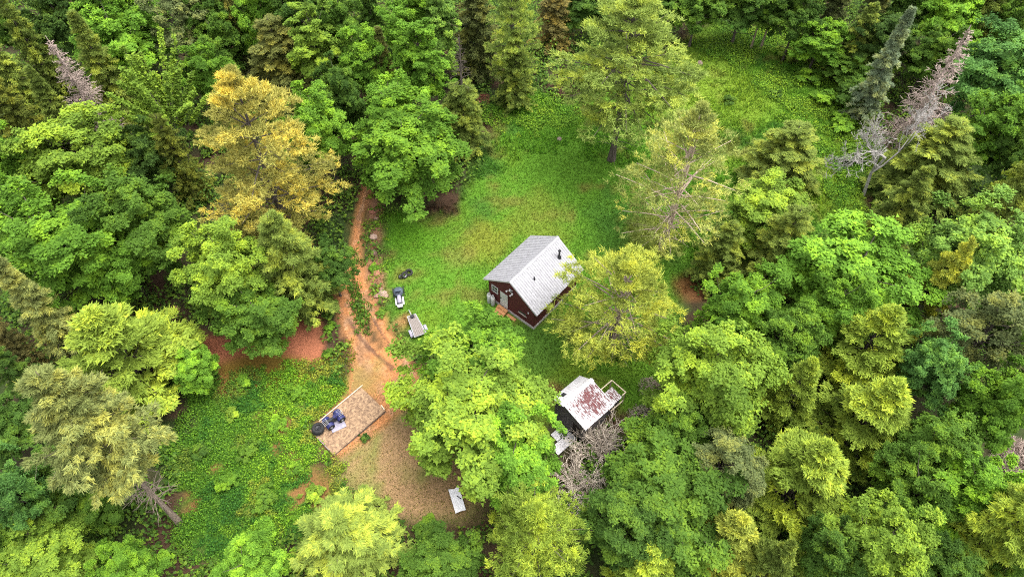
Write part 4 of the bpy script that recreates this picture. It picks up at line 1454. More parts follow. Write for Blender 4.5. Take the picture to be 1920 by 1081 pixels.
def rust_mat(name, centre, radius, amount=0.0):
    """white sheet metal whose paint has flaked to red rust in one big patch (in the roof's own coordinates)"""
    m, N, L = new_mat(name)
    tc = N.new('ShaderNodeTexCoord')
    sub = N.new('ShaderNodeVectorMath')
    sub.operation = 'SUBTRACT'
    sub.inputs[1].default_value = centre
    L.new(tc.outputs['Object'], sub.inputs[0])
    dv = N.new('ShaderNodeVectorMath')
    dv.operation = 'DIVIDE'
    dv.inputs[1].default_value = radius
    L.new(sub.outputs[0], dv.inputs[0])
    ln = N.new('ShaderNodeVectorMath')
    ln.operation = 'LENGTH'
    L.new(dv.outputs[0], ln.inputs[0])
    mp = N.new('ShaderNodeMapping')
    mp.inputs['Scale'].default_value = (2.2, 10.0, 2.2)
    L.new(tc.outputs['Object'], mp.inputs[0])
    nz = N.new('ShaderNodeTexNoise')
    nz.inputs['Scale'].default_value = 1.4
    nz.inputs['Detail'].default_value = 5
    nz.inputs['Roughness'].default_value = 0.7
    L.new(mp.outputs[0], nz.inputs['Vector'])
    mm = N.new('ShaderNodeMath')
    mm.operation = 'MULTIPLY_ADD'
    mm.inputs[1].default_value = 6.0
    L.new(nz.outputs['Fac'], mm.inputs[0])
    neg = N.new('ShaderNodeMath')
    neg.operation = 'MULTIPLY_ADD'
    neg.inputs[1].default_value = -1.0
    neg.inputs[2].default_value = -0.72 - 0.2 + amount
    L.new(ln.outputs['Value'], neg.inputs[0])
    L.new(neg.outputs[0], mm.inputs[2])
    r = N.new('ShaderNodeValToRGB')
    r.color_ramp.elements[0].position = 0.42
    r.color_ramp.elements[0].color = (0.46, 0.44, 0.45, 1)
    r.color_ramp.elements[1].position = 0.52
    r.color_ramp.elements[1].color = (0.075, 0.052, 0.056, 1)
    e = r.color_ramp.elements.new(0.72)
    e.color = (0.060, 0.007, 0.009, 1)
    e = r.color_ramp.elements.new(0.95)
    e.color = (0.090, 0.010, 0.011, 1)
    L.new(mm.outputs[0], r.inputs[0])
    p = N.new('ShaderNodeBsdfPrincipled')
    p.inputs['Roughness'].default_value = 0.6
    L.new(r.outputs[0], p.inputs['Base Color'])
    o = N.new('ShaderNodeOutputMaterial')
    L.new(p.outputs[0], o.inputs[0])
    return m


M['osb'] = osb_mat()
M['bright_sheet'] = noisy_mat('bright_white_sheet', (0.68, 0.67, 0.68), (0.84, 0.83, 0.84), 3.0, 0.5)


def ribbed_panel(length, width, rib, ribs, t=0.02):
    """roofing sheet: x across the ribs, y down the slope (0..length), z up"""
    mb = MB()
    prof = []
    step = width / ribs
    for i in range(ribs):
        x0 = i * step
        prof += [(x0, 0), (x0 + step * 0.70, 0), (x0 + step * 0.78, rib), (x0 + step * 0.90, rib), (x0 + step * 0.98, 0)]
    prof.append((width, 0))
    mb.loft([[(x_, yy, z_ + t) for x_, z_ in prof] + [(x_, yy, 0) for x_, z_ in prof[::-1]] for yy in (0, length)])
    return mb


# ------------------------------------------------------------------ cabin
Wd, Ln, HE, HR, OE, OG = 4.764, 5.617, 2.585, 4.575, 0.41, 0.217
cab = empty('cabin', (1.764, 30.525, 0.0), -0.707)        # x to the front corner, y along the ridge
tag(cab, 'dark red gabled cabin with silver metal roof in the clearing', 'cabin')
slope = (HR - HE) / (Wd / 2 + OE)
FND = 0.30


def wall_top(x_):
    return HE + slope * (OE + min(-x_, Wd + x_)) - 0.06


fd = MB()
fd.box(-Wd - 0.05, 0.05, -0.05, Ln + 0.05, -0.4, FND)
fd.build('foundation', M['concrete'], cab, bevel=0.01)
wl_ = MB()
wl_.prism([(0, 0, FND), (0, 0, wall_top(0)), (-Wd / 2, 0, wall_top(-Wd / 2)), (-Wd, 0, wall_top(-Wd)), (-Wd, 0, FND)], (0, Ln, 0))
wl_.build('wall', M['maroon'], cab)
# lap siding on the four walls, course by course
sd_ = MB()
hb = 0.155
z = FND
while z < HR - 0.3:
    zt = z + hb
    f_ = max(0.0, (zt - wall_top(0)) / slope)
    if Wd - 2 * f_ > 0.2:
        for (ya, yb, yc) in ((-0.028, -0.008, 0.0), (Ln + 0.028, Ln + 0.008, Ln)):
            x0, x1 = -Wd + f_, -f_
            sd_.prism([(x0, yc, z), (x0, ya, z), (x0, yb, zt), (x0, yc, zt)], (x1 - x0, 0, 0))
    if zt < wall_top(0) - 0.02:
        for (xa, xb, xc) in ((0.028, 0.008, 0.0), (-Wd - 0.028, -Wd - 0.008, -Wd)):
            sd_.prism([(xc, 0, z), (xa, 0, z), (xb, 0, zt), (xc, 0, zt)], (0, Ln, 0))
    z = zt
tag(sd_.build('siding', M['maroon'], cab), kind='stuff')
# corner boards
for cx_, cy_ in ((0, 0), (-Wd, 0), (0, Ln), (-Wd, Ln)):
    s_ = 0.035
    MB().box(cx_ - s_, cx_ + s_, cy_ - s_, cy_ + s_, FND, wall_top(0) - 0.03).build('corner_board', M['maroon'], cab)
# roof: deck with ribbed sheets on both slopes
roof = MB()
xe = OE
rd = 0.09
roof.prism([(xe, -OG, HE - rd), (xe, -OG, HE - 0.012), (-Wd / 2, -OG, HR - 0.012), (-Wd - xe, -OG, HE - 0.012), (-Wd - xe, -OG, HE - rd), (-Wd / 2, -OG, HR - rd)], (0, Ln + 2 * OG, 0))
roof_o = roof.build('roof', M['white_paint'], cab)
sl_len = math.hypot(Wd / 2 + OE, HR - HE) + 0.05
npan = 7
pw = (Ln + 2 * OG + 0.06) / npan
pan = ribbed_panel(sl_len, pw, 0.03, 4)
ang = math.atan2(HR - HE, Wd / 2 + OE)
first = pan.build('roof_panel', M['steel'], roof_o)
for sidei in (0, 1):
    for i in range(npan):
        o = first if (sidei == 0 and i == 0) else link('roof_panel', first.data, roof_o)
        y0 = -OG - 0.03 + i * pw
        if sidei == 0:      # slope towards +x : panel x -> cabin y, panel y -> down slope
            ax = Vector((0, 1, 0))
            ay = Vector((math.cos(ang), 0, -math.sin(ang)))
            az = Vector((math.sin(ang), 0, math.cos(ang)))
            org = Vector((-Wd / 2, y0, HR))
            mt = Matrix((ax, ay, -az)).transposed().to_4x4()
            # keep a right-handed frame: flip the panel end for end along y
            mt = Matrix((-ax, ay, az)).transposed().to_4x4()
            org = Vector((-Wd / 2, y0 + pw, HR))
        else:
            ax = Vector((0, 1, 0))
            ay = Vector((-math.cos(ang), 0, -math.sin(ang)))
            az = Vector((-math.sin(ang), 0, math.cos(ang)))
            mt = Matrix((ax, ay, az)).transposed().to_4x4()
            org = Vector((-Wd / 2, y0, HR))
        o.matrix_local = Matrix.Translation(org + az * 0.002) @ mt
rc = MB()
hx = 0.17
rc.loft([[(-Wd / 2 - hx, yy, HR - hx * slope + 0.06), (-Wd / 2, yy, HR + 0.075), (-Wd / 2 + hx, yy, HR - hx * slope + 0.06), (-Wd / 2 + hx, yy, HR - hx * slope + 0.045), (-Wd / 2, yy, HR + 0.055), (-Wd / 2 - hx, yy, HR - hx * slope + 0.045)]
         for yy in (-OG - 0.05, Ln + OG + 0.05)])
rc.build('ridge_cap', M['steel'], roof_o)
# rake trim under the sheets at both gables
for yy in (-OG - 0.022, Ln + OG + 0.002):
    for sgn in (1, -1):
        a = Vector((-Wd / 2, yy, HR - 0.075))
        b = Vector((-Wd / 2 + sgn * (Wd / 2 + OE), yy, HE - 0.075))
        MB().prism([a + Vector((0, 0, -0.07)), a + Vector((0, 0, 0.07)), b + Vector((0, 0, 0.07)), b + Vector((0, 0, -0.07))], (0, 0.02, 0)).build('rake_board', M['white_paint'], roof_o)


def on_roof(u_, y_):
    """point on the +x slope, u_ = distance down the slope"""
    return Vector((-Wd / 2 + u_ * math.cos(ang), y_, HR - u_ * math.sin(ang) + 0.03))


# stovepipe with its boot, and the small vent
q = on_roof(1.30, 4.72)
sp = MB()
sp.lathe([(0.20, -0.16), (0.19, 0.03), (0.10, 0.12), (0.075, 0.16), (0.075, 0.72), (0.13, 0.74), (0.13, 0.80), (0.0, 0.90)], 14)
sp.build('stovepipe', M['black'], cab, smooth=True, loc=q)
q = on_roof(1.22, 1.62)
MB().lathe([(0.10, -0.1), (0.09, 0.02), (0.055, 0.05), (0.055, 0.30), (0.0, 0.31)], 12).build('vent_pipe', M['black'], cab, smooth=True, loc=q)
# front wall (y = 0, facing -y): door, windows, lamps
dx0, dx1, dz0, dz1 = -Wd + 1.23, -Wd + 1.23 + 0.80, 0.36, 2.25
door = MB().box(dx0, dx1, -0.07, -0.03, dz0, dz1).build('door', M['white_paint'], cab, bevel=0.006)
for (a, b, c_, d_) in ((dx0 + 0.10, dx1 - 0.10, dz0 + 0.15, dz0 + 0.85), (dx0 + 0.10, dx1 - 0.10, dz0 + 1.05, dz1 - 0.15)):
    MB().box(a, b, -0.082, -0.069, c_, d_).build('door_panel', M['white_paint'], door, bevel=0.004)
MB().tube([(dx0 + 0.08, -0.07, 1.3), (dx0 + 0.08, -0.14, 1.3)], [0.035, 0.045], 10).build('handle', M['black'], door)
MB().box(dx0 + 0.04, dx0 + 0.12, -0.076, -0.071, 1.22, 1.5).build('lock_plate', M['black'], door)
fr = MB()
for (a, b, c_, d_) in ((dx0 - 0.07, dx0 - 0.004, dz0 - 0.02, dz1 + 0.07), (dx1 + 0.004, dx1 + 0.07, dz0 - 0.02, dz1 + 0.07), (dx0 - 0.002, dx1 + 0.002, dz1 + 0.004, dz1 + 0.07)):
    fr.box(a, b, -0.075, -0.02, c_, d_)
fr.build('door_frame', M['maroon'], cab)


def window(x0, x1, z0, z1, bars=True, mat='white_paint'):
    w_ = MB()
    e_ = 0.075
    w_.box(x0, x1, -0.075, -0.03, z0, z0 + e_)
    w_.box(x0, x1, -0.075, -0.03, z1 - e_, z1)
    w_.box(x0, x0 + e_, -0.073, -0.03, z0 + e_, z1 - e_)
    w_.box(x1 - e_, x1, -0.073, -0.03, z0 + e_, z1 - e_)
    o_ = w_.build('window', M[mat], cab)
    MB().box(x0 + e_, x1 - e_, -0.05, -0.035, z0 + e_, z1 - e_).build('pane', M['glass'], o_)
    if bars:
        zm = (z0 + z1) / 2
        xm = (x0 + x1) / 2
        MB().box(x0 + e_, x1 - e_, -0.066, -0.052, zm - 0.02, zm + 0.02).build('glazing_bar', M[mat], o_)
        MB().box(xm - 0.015, xm + 0.015, -0.068, -0.053, z0 + e_, z1 - e_).build('glazing_bar', M[mat], o_)
    return o_


window(-Wd + 0.30, -Wd + 0.98, 1.45, 2.30)
lw = window(-1.60, -0.72, 1.05, 1.50, bars=False, mat='maroon')
MB().box(-1.60, -0.70, -0.10, -0.078, 1.03, 1.14).build('sill', M['shutter'], lw)
MB().box(-0.60, -0.50, -0.10, -0.03, 1.75, 1.90).build('outlet_box', M['white_paint'], cab)
# flood lamp cluster under the ridge
fl = MB().box(-Wd / 2 - 0.10, -Wd / 2 + 0.02, -0.09, -0.03, 3.05, 3.50).build('lamp_bracket', M['black'], cab)
for (ax_, az_) in ((-0.34, 3.02), (0.05, 2.78), (0.22, 3.10), (-0.02, 3.42)):
    MB().tube([(-Wd / 2 + ax_, -0.10, az_), (-Wd / 2 + ax_ * 1.05, -0.26, az_ - 0.05)], [0.05, 0.085], 10).build('lamp_head', M['white_paint'], fl)
for (ax_, bx_, az_) in ((-0.12, 0.20, 3.42), (-0.12, 0.24, 3.12)):
    MB().bar((-Wd / 2 + ax_, -0.11, az_), (-Wd / 2 + bx_, -0.11, az_ - 0.02), 0.04).build('lamp_arm', M['white_paint'], fl)
# three wooden steps below the door
st = empty('step_flight', (0, 0, 0))
st.parent = cab
for i in range(3):
    MB().box(dx0 - 0.10, dx1 + 0.12, -0.42 - 0.28 * i, -0.15 - 0.28 * i + 0.02, 0.30 - 0.10 * i, 0.34 - 0.10 * i).build('tread', M['cedar_wood'], st, bevel=0.006)
for sx in (dx0 - 0.05, dx1 + 0.04):
    MB().prism([(sx, -0.12, -0.05), (sx, -0.12, 0.295), (sx, -0.40, 0.295), (sx, -0.98, 0.06), (sx, -0.98, -0.05)], (0.035, 0, 0)).build('stringer', M['cedar_wood'], st)
MB().box(dx1 + 0.2, dx1 + 1.1, -0.50, -0.24, -0.02, 0.12).build('landing_board', M['cedar_wood'], st, bevel=0.01)
# gas cylinders against the wall corner
cm = cab.matrix_basis.copy() if False else Matrix.Translation(cab.location) @ Matrix.Rotation(-0.707, 4, 'Z')
for i, (lx, ly, lb) in enumerate(((-Wd + 0.20, -0.32, 'white gas cylinder at the cabin corner, on the outer side'),
                                  (-Wd + 0.62, -0.32, 'white gas cylinder beside the cabin steps'))):
    w_ = cm @ Vector((lx, ly, 0))
    g = empty('gas_cylinder', (w_.x, w_.y, float(gz(w_.x, w_.y)) - 0.02), 0.3)
    tag(g, lb, 'gas cylinder', 'gas cylinders against the cabin')
    MB().lathe([(0.0, 0.0), (0.15, 0.0), (0.185, 0.06), (0.185, 1.0), (0.15, 1.10), (0.05, 1.15), (0.0, 1.15)], 16).build('tank', M['white_paint'], g, smooth=True)
    MB().lathe([(0.11, 1.08), (0.11, 1.27), (0.095, 1.27), (0.095, 1.08)], 14).build('collar', M['white_paint'], g)
    MB().tube([(0, 0, 1.13), (0, 0, 1.25)], [0.025, 0.025], 8).build('valve', M['silver'], g)

# ------------------------------------------------------------------ shed
WL, WR, SL, HL, HRt, HG = 1.012, 2.297, 2.88, 2.694, 2.978, 3.512
shed = empty('shed', (3.563, 21.987, 0.0), -0.841)
tag(shed, 'small weathered grey shed with flaking white and red rusty roof', 'shed')
MB().prism([(-WL + 0.22, 0.2, -0.3), (-WL + 0.22, 0.2, HL + 0.10), (0, 0.2, HG - 0.09), (WR - 0.25, 0.2, HRt - 0.02), (WR - 0.25, 0.2, -0.3)], (0, SL - 0.4, 0)).build('wall', M['grey_wood'], shed)
# upright boards of the front gable, with a dark panel painted as the shade in an open door
xb = -WL + 0.20
k_ = 0
while xb < WR - 0.3:
    w_ = 0.17
    top = (HG - 0.10 - (HG - HL) / WL * abs(xb)) if xb < 0 else (HG - 0.10 - (HG - HRt) / WR * (xb + w_))
    if xb + w_ > 0 > xb:
        top = HG - 0.16
    lo_ = -0.1
    if 0.95 < xb < 1.75:
        lo_ = 1.95
    MB().box(xb, xb + w_ - 0.012, 0.165 + 0.008 * (k_ % 2), 0.198, lo_, top).build('board', M['grey_wood'], shed)
    xb += w_
    k_ += 1
MB().box(0.93, 1.80, 0.185, 0.196, 0.02, 1.95).build('doorway_shade', M['inside_shade'], shed)  # thin dark sheet on the closed wall, its colour imitates interior shade
M['rust_roof'] = rust_mat('flaking_roof', (1.0, 1.75, 3.2), (1.55, 1.55, 6.0), -0.92)
M['shed_sheet'] = noisy_mat('dull_white_sheet', (0.38, 0.365, 0.38), (0.50, 0.485, 0.49), 2.2, 0.55)
M['rust_lean'] = rust_mat('flaking_lean_roof', (1.35, 3.95, 1.6), (1.2, 1.2, 5.0), -1.25)
sroof = MB().prism([(-WL, 0, HL - 0.05), (-WL, 0, HL - 0.012), (0, 0, HG - 0.012), (WR, 0, HRt - 0.012), (WR, 0, HRt - 0.05), (0, 0, HG - 0.05)], (0, SL, 0)).build('roof', M['grey_wood'], shed)


def slope_sheets(a, b, ny, mat, parent, ribs, rib):
    """sheets from ridge point a (x, z) to eave point b along the shed, each built in the shed's own coordinates"""
    d = Vector((b[0] - a[0], 0, b[1] - a[1]))
    n_ = Vector((-d.z, 0, d.x)).normalized()
    if n_.z < 0:
        n_ = -n_
    wy = SL / ny
    for i in range(ny):
        sec = []
        step = wy / ribs
        prof = []
        for j in range(ribs):
            y0 = i * wy + j * step
            prof += [(y0, 0), (y0 + step * 0.5, 0), (y0 + step * 0.62, rib), (y0 + step * 0.88, rib)]
        prof.append(((i + 1) * wy - 0.003, 0))
        mb = MB()
        secs = []
        for e_ in (Vector((a[0], 0, a[1])), Vector((b[0], 0, b[1])) + d.normalized() * 0.06):
            secs.append([e_ + Vector((0, yy, 0)) + n_ * (zz + 0.014) for yy, zz in prof] + [e_ + Vector((0, yy, 0)) + n_ * 0.002 for yy, zz in prof[::-1]])
        mb.loft(secs)
        mb.build('roof_panel', mat, parent)


slope_sheets((0, HG), (WR, HRt), 4, M['rust_roof'], sroof, 4, 0.022)
slope_sheets((0, HG), (-WL, HL), 4, M['shed_sheet'], sroof, 3, 0.018)
s1_, s2_ = (HG - HL) / WL, (HG - HRt) / WR
MB().loft([[(-0.16, yy, HG - 0.16 * s1_ + 0.05), (0, yy, HG + 0.065), (0.20, yy, HG - 0.20 * s2_ + 0.05), (0.20, yy, HG - 0.20 * s2_ + 0.035), (0, yy, HG + 0.045), (-0.16, yy, HG - 0.16 * s1_ + 0.03)] for yy in (-0.14, SL + 0.10)]).build('ridge_cap', M['white_paint'], sroof)
# dark hatch on the short slope and white verge strips
nv = Vector((-(HG - HL), 0, WL)).normalized()
mid_ = Vector((-0.58, 0.72, HG - 0.58 * s1_)) + nv * 0.05
ax = Vector((0, 1, 0))
ay = Vector((-WL, 0, -(HG - HL))).normalized()
MB().box(-0.16, 0.16, -0.20, 0.20, 0, 0.02, Matrix.Translation(mid_) @ Matrix((ay.cross(nv), ay, nv)).transposed().to_4x4()).build('roof_hatch', M['black'], sroof)
for yy in (-0.03, SL + 0.004):
    MB().prism([(0, yy, HG - 0.07), (0, yy, HG + 0.03), (WR + 0.05, yy, HRt + 0.02), (WR + 0.05, yy, HRt - 0.08)], (0, 0.024, 0)).build('verge_strip', M['white_paint'], sroof)
# lean-to on the far gable: low rusty roof with timber rail frame
lt = empty('lean_to', (0, 0, 0))
lt.parent = shed
MB().prism([(0.86, 3.40, 1.62), (1.92, 3.40, 1.52), (1.92, 4.45, 1.50), (0.86, 4.45, 1.60)], (0, 0, 0.05)).build('roof_panel', M['rust_lean'], lt)
MB().box(0.95, 1.85, 2.70, 4.35, -0.2, 1.45).build('wall', M['grey_wood'], lt)
for (a, b) in (((0.50, 2.95, 1.72), (0.50, 4.82, 1.72)), ((0.50, 4.82, 1.70), (1.88, 4.86, 1.70)), ((1.88, 4.86, 1.72), (1.88, 4.46, 1.72))):
    MB().bar(a, b, 0.075).build('rail', M['pale_wood'], lt)
for (a, b) in (((0.50, 4.78, -0.2), (0.50, 4.78, 1.66)), ((1.86, 4.80, -0.2), (1.86, 4.80, 1.66)), ((1.98, 3.3, 0.9), (1.98, 4.6, 0.9))):
    MB().bar(a, b, 0.075).build('post', M['pale_wood'], lt)
# white sheets lying in front of the shed gable
sm = Matrix.Translation(shed.location) @ Matrix.Rotation(-0.841, 4, 'Z')
for (u0, u1, v0, v1, z_, tilt, lb) in ((0.15, 0.86, -1.10, 0.10, 0.22, 0.02, 'white ribbed metal sheet on the ground, nearest the shed wall'),
                                       (0.90, 1.66, -1.78, 0.12, 0.18, -0.02, 'longer white ribbed metal sheet beside the brushwood, by the shed')):
    o = ribbed_panel(v1 - v0, u1 - u0, 0.015, 5, 0.012).build('metal_sheet', M['shed_sheet'])
    w_ = sm @ Vector((u0, v0, z_))
    o.matrix_world = Matrix.Translation((w_.x, w_.y, w_.z)) @ Matrix.Rotation(-0.841, 4, 'Z') @ Matrix.Rotation(tilt, 4, 'Y')
    tag(o, lb, 'metal sheet', 'white metal sheets at the shed')
    for s_ in (0.25, 0.8):
        pass

# ------------------------------------------------------------------ timber deck
d1, d2, d3, d4 = (Vector(at(*p, 0.25)) for p in ((628, 850), (723, 768), (670, 731), (586, 804)))
ux = (d2 - d1).normalized()
dl = 4.88
dw = 2.85
orig = (d1 + d2 + d3 + d4) / 4 - ux * dl / 2
uy = Vector((-ux.y, ux.x, 0))
orig = orig - uy * dw / 2
deck = empty('timber_deck', (orig.x, orig.y, 0), math.atan2(ux.y, ux.x))
tag(deck, 'low rectangular deck of brown strand board at the end of the track', 'deck')
for i in range(4):
    for (y0, y1) in ((0, 1.41), (1.425, dw)):
        MB().box(i * 1.22 + 0.004, (i + 1) * 1.22 - 0.006, y0, y1, 0.225 + 0.003 * ((i * 7 + int(y0)) % 2), 0.245 + 0.003 * ((i * 5 + int(y0)) % 3)).build('board', M['osb'], deck)
for (a, b) in (((0, 0.04, 0.11), (dl, 0.04, 0.11)), ((0, dw - 0.04, 0.11), (dl, dw - 0.04, 0.11))):
    MB().bar(a, b, 0.06, 0.2).build('joist', M['bed_wood'], deck)
for x_ in (0.06, 1.25, 2.45, 3.65, dl - 0.06):
    MB().box(x_ - 0.03, x_ + 0.03, 0.09, dw - 0.09, 0.0, 0.215).build('joist', M['bed_wood'], deck)
MB().bar((0.9, dw + 0.02, 0.33), (dl + 0.15, dw + 0.03, 0.33), 0.07).build('edge_rail', M['pale_wood'], deck)
MB().bar((dl - 0.02, 0.10, 0.30), (dl + 0.05, 0.55, 0.30), 0.08).build('edge_rail', M['pale_wood'], deck)
MB().bar((0.02, 0.5, 0.28), (0.02, 2.0, 0.28), 0.06).build('edge_rail', M['bed_wood'], deck)


def torus(R, r, w, sides=28, sec=10, squash=1.0):
    """tyre about the z axis"""
    mb = MB()
    prof = []
    for j in range(sec + 1):
        t_ = 2 * math.pi * j / sec
        prof.append((R + r * math.cos(t_), w / 2 * math.sin(t_)))
    mb.lathe(prof, sides)
    return mb


def wheel(parent, loc, rot, R=0.27, w=0.2, rim='silver', name='wheel'):
    t_ = torus(R * 0.72, R * 0.30, w).build(name, M['rubber'], parent, smooth=True, loc=loc, rot=rot)
    nb_ = 18
    tr_ = MB()
    for i in range(nb_):
        a = 2 * math.pi * i / nb_
        mt = Matrix.Rotation(a, 4, 'Z') @ Matrix.Translation((R * 1.0, 0, 0))
        tr_.box(-0.02, 0.02, -0.03, 0.03, -w * 0.42, w * 0.42, mt)
    tr_.build('tread', M['rubber'], t_)
    MB().lathe([(0.0, w * 0.12), (R * 0.18, w * 0.22), (R * 0.22, w * 0.10), (R * 0.44, w * 0.16), (R * 0.48, w * 0.30), (R * 0.48, -w * 0.30), (0.0, -w * 0.2)], 18).build('rim', M[rim], t_, smooth=False)
    return t_


# tyres stacked on the deck corner
tq = at(597, 806, 0.3)
for i, (dx_, dy_, z_, lb) in enumerate(((0, 0, 0.255, 'lower of two big black tyres stacked at the deck corner'),
                                        (0.05, 0.02, 0.505, 'upper big black tyre with rim, on the stack at the deck corner'))):
    e = empty('tyre', (tq[0] + dx_, tq[1] + dy_, z_ + 0.125), 0.6 * i)
    tag(e, lb, 'tyre', 'tyres stacked at the deck corner')
    torus(0.33, 0.13, 0.25).build('tread', M['rubber'], e, smooth=True)
    if i:
        MB().lathe([(0.0, 0.03), (0.07, 0.05), (0.09, 0.0), (0.20, 0.02), (0.215, 0.09), (0.215, -0.08), (0.0, -0.06)], 20).build('rim', M['black'], e)
        for j in range(5):
            a = 6.283 * j / 5
            MB().tube([(0.13 * math.cos(a), 0.13 * math.sin(a), 0.0), (0.13 * math.cos(a), 0.13 * math.sin(a), 0.045)], [0.018, 0.018], 6).build('lug_nut', M['black'], e)

# quad bike on the deck: x forward
qa, qb = at(606, 800, 0.5), at(640, 776, 0.5)
qd = math.atan2(qb[1] - qa[1], qb[0] - qa[0])
qc = (qa + qb) / 2
quad = empty('quad_bike', (qc[0] + 0.10, qc[1] + 0.05, 0.25), qd)
quad.scale = (0.86, 0.86, 0.9)
tag(quad, 'dark blue quad bike with black seat parked on the timber deck', 'quad bike')
for (wx, wy) in ((0.56, 0.42), (0.56, -0.42), (-0.52, 0.42), (-0.52, -0.42)):
    wheel(quad, (wx, wy, 0.29), (math.pi / 2, 0, 0), 0.29, 0.24)
MB().loft([[(-0.75, -0.14, 0.34), (-0.75, 0.14, 0.34), (-0.75, 0.12, 0.52), (-0.75, -0.12, 0.52)], [(0.0, -0.20, 0.28), (0.0, 0.20, 0.28), (0.0, 0.14, 0.55), (0.0, -0.14, 0.55)], [(0.70, -0.15, 0.34), (0.70, 0.15, 0.34), (0.72, 0.12, 0.60), (0.72, -0.12, 0.60)]]).build('frame', M['black'], quad, bevel=0.02)
MB().loft([[(0.05, -0.15, 0.60), (0.05, 0.15, 0.60), (0.05, 0.12, 0.76), (0.05, -0.12, 0.76)], [(0.35, -0.22, 0.58), (0.35, 0.22, 0.58), (0.35, 0.16, 0.82), (0.35, -0.16, 0.82)], [(0.80, -0.20, 0.50), (0.80, 0.20, 0.50), (0.80, 0.14, 0.66), (0.80, -0.14, 0.66)]]).build('cowl', M['blue'], quad, bevel=0.03)
MB().loft([[(-0.62, -0.15, 0.60), (-0.62, 0.15, 0.60), (-0.62, 0.12, 0.72), (-0.62, -0.12, 0.72)], [(-0.25, -0.15, 0.58), (-0.25, 0.15, 0.58), (-0.25, 0.12, 0.70), (-0.25, -0.12, 0.70)], [(0.08, -0.11, 0.60), (0.08, 0.11, 0.60), (0.08, 0.09, 0.76), (0.08, -0.09, 0.76)]]).build('seat', M['seat'], quad, bevel=0.03)
for (fx, sgn) in ((0.56, 1), (0.56, -1), (-0.52, 1), (-0.52, -1)):
    secs = []
    for i in range(6):
        a = math.pi * (0.1 + 0.8 * i / 5)
        x_, z_ = fx + 0.36 * math.cos(a), 0.30 + 0.36 * math.sin(a)
        secs.append([(x_, sgn * 0.20, z_ + 0.02), (x_, sgn * 0.52, z_ - 0.02), (x_, sgn * 0.52, z_ - 0.04), (x_, sgn * 0.20, z_)])
    MB().loft(secs).build('fender', M['blue'], quad)
MB().tube([(0.22, -0.38, 0.98), (0.30, -0.15, 0.96), (0.32, 0, 0.94), (0.30, 0.15, 0.96), (0.22, 0.38, 0.98)], [0.018] * 5, 8).build('handlebar', M['black'], quad)
for (xa, xb_) in ((0.50, 0.90), (-0.92, -0.55)):
    rk = MB()
    for k_ in range(5):
        yy = -0.28 + 0.14 * k_
        rk.bar((xa, yy, 0.74), (xb_, yy, 0.74), 0.022)
    rk.bar((xa, -0.3, 0.735), (xa, 0.3, 0.735), 0.024)
    rk.bar((xb_, -0.3, 0.735), (xb_, 0.3, 0.735), 0.024)
    rk.build('rack', M['silver'], quad)
for yy in (-0.16, 0.16):
    MB().lathe([(0.0, 0.05), (0.055, 0.03), (0.06, 0.0), (0.0, -0.02)], 10, Matrix.Rotation(math.pi / 2, 4, 'Y')).build('headlight', M['lilac'], quad, loc=(0.81, yy, 0.60))
# crumpled tarpaulin piece under the quad bike
tp_ = np.linspace(-0.55, 0.55, 14)
TX, TY = np.meshgrid(tp_, tp_ * 0.8)
TZ = 0.262 + 0.05 * (fbm(TX + 3, TY, 0.3, 2))
V_ = np.stack([TX.ravel(), TY.ravel(), TZ.ravel()], 1)
I_ = np.arange(196).reshape(14, 14)
F_ = np.stack([I_[:-1, :-1], I_[:-1, 1:], I_[1:, 1:], I_[1:, :-1]], -1).reshape(-1, 4)
tq2 = at(633, 796, 0.26)
tarp = link('tarpaulin', raw_mesh('tarpaulin', V_, F_, M['lilac'], True), None, (tq2[0], tq2[1], 0.0), (0, 0, 0.5))
tarp.modifiers.new('thick', 'SOLIDIFY').thickness = 0.008
tag(tarp, 'pale crumpled tarpaulin on the deck beside the quad bike', 'tarpaulin')

# ------------------------------------------------------------------ things on the grass
# old tyres
for (px, py, z_, R, rot, lb) in ((767, 512, 0.14, 0.34, (0.25, 0.1, 0), 'largest black tyre lying in the grass above the snowmobile'),
                                 (759, 517, 0.27, 0.31, (0.9, 0.5, 0.4), 'black tyre leaning on the largest one in the grass'),
                                 (752, 520, 0.10, 0.22, (0.12, -0.1, 0), 'small black tyre beside the pair in the grass')):
    p_ = at(px, py, z_)
    e = empty('tyre', (p_[0], p_[1], float(gz(p_[0], p_[1])) + z_))
    e.rotation_euler = rot
    tag(e, lb, 'tyre', 'old tyres in the grass')
    torus(R * 0.74, R * 0.28, R * 0.6).build('tread', M['rubber'], e, smooth=True)
    MB().lathe([(R * 0.50, 0.05), (R * 0.40, 0.02), (R * 0.40, -0.02), (R * 0.50, -0.05)], 18).build('rim', M['silver'] if R < 0.33 else M['black'], e)

# snowmobile: x forward
sa, sb_ = at(751, 577, 0.4), at(746, 540, 0.4)
sdir = math.atan2(sb_[1] - sa[1], sb_[0] - sa[0])
sc_ = (sa + sb_) / 2
sg = float(gz(sc_[0], sc_[1]))
sn = empty('snowmobile', (sc_[0], sc_[1], sg), sdir)
tag(sn, 'old black and white snowmobile parked on the grass above the trailer', 'snowmobile')


def sect(x_, w_, z0, z1, n_=10, p_=2.6):
    out = []
    for i in range(n_):
        a = 2 * math.pi * i / n_
        cx_, sx_ = math.cos(a), math.sin(a)
        out.append((x_, w_ * math.copysign(abs(cx_) ** (2 / p_), cx_), (z0 + z1) / 2 + (z1 - z0) / 2 * math.copysign(abs(sx_) ** (2 / p_), sx_)))
    return out


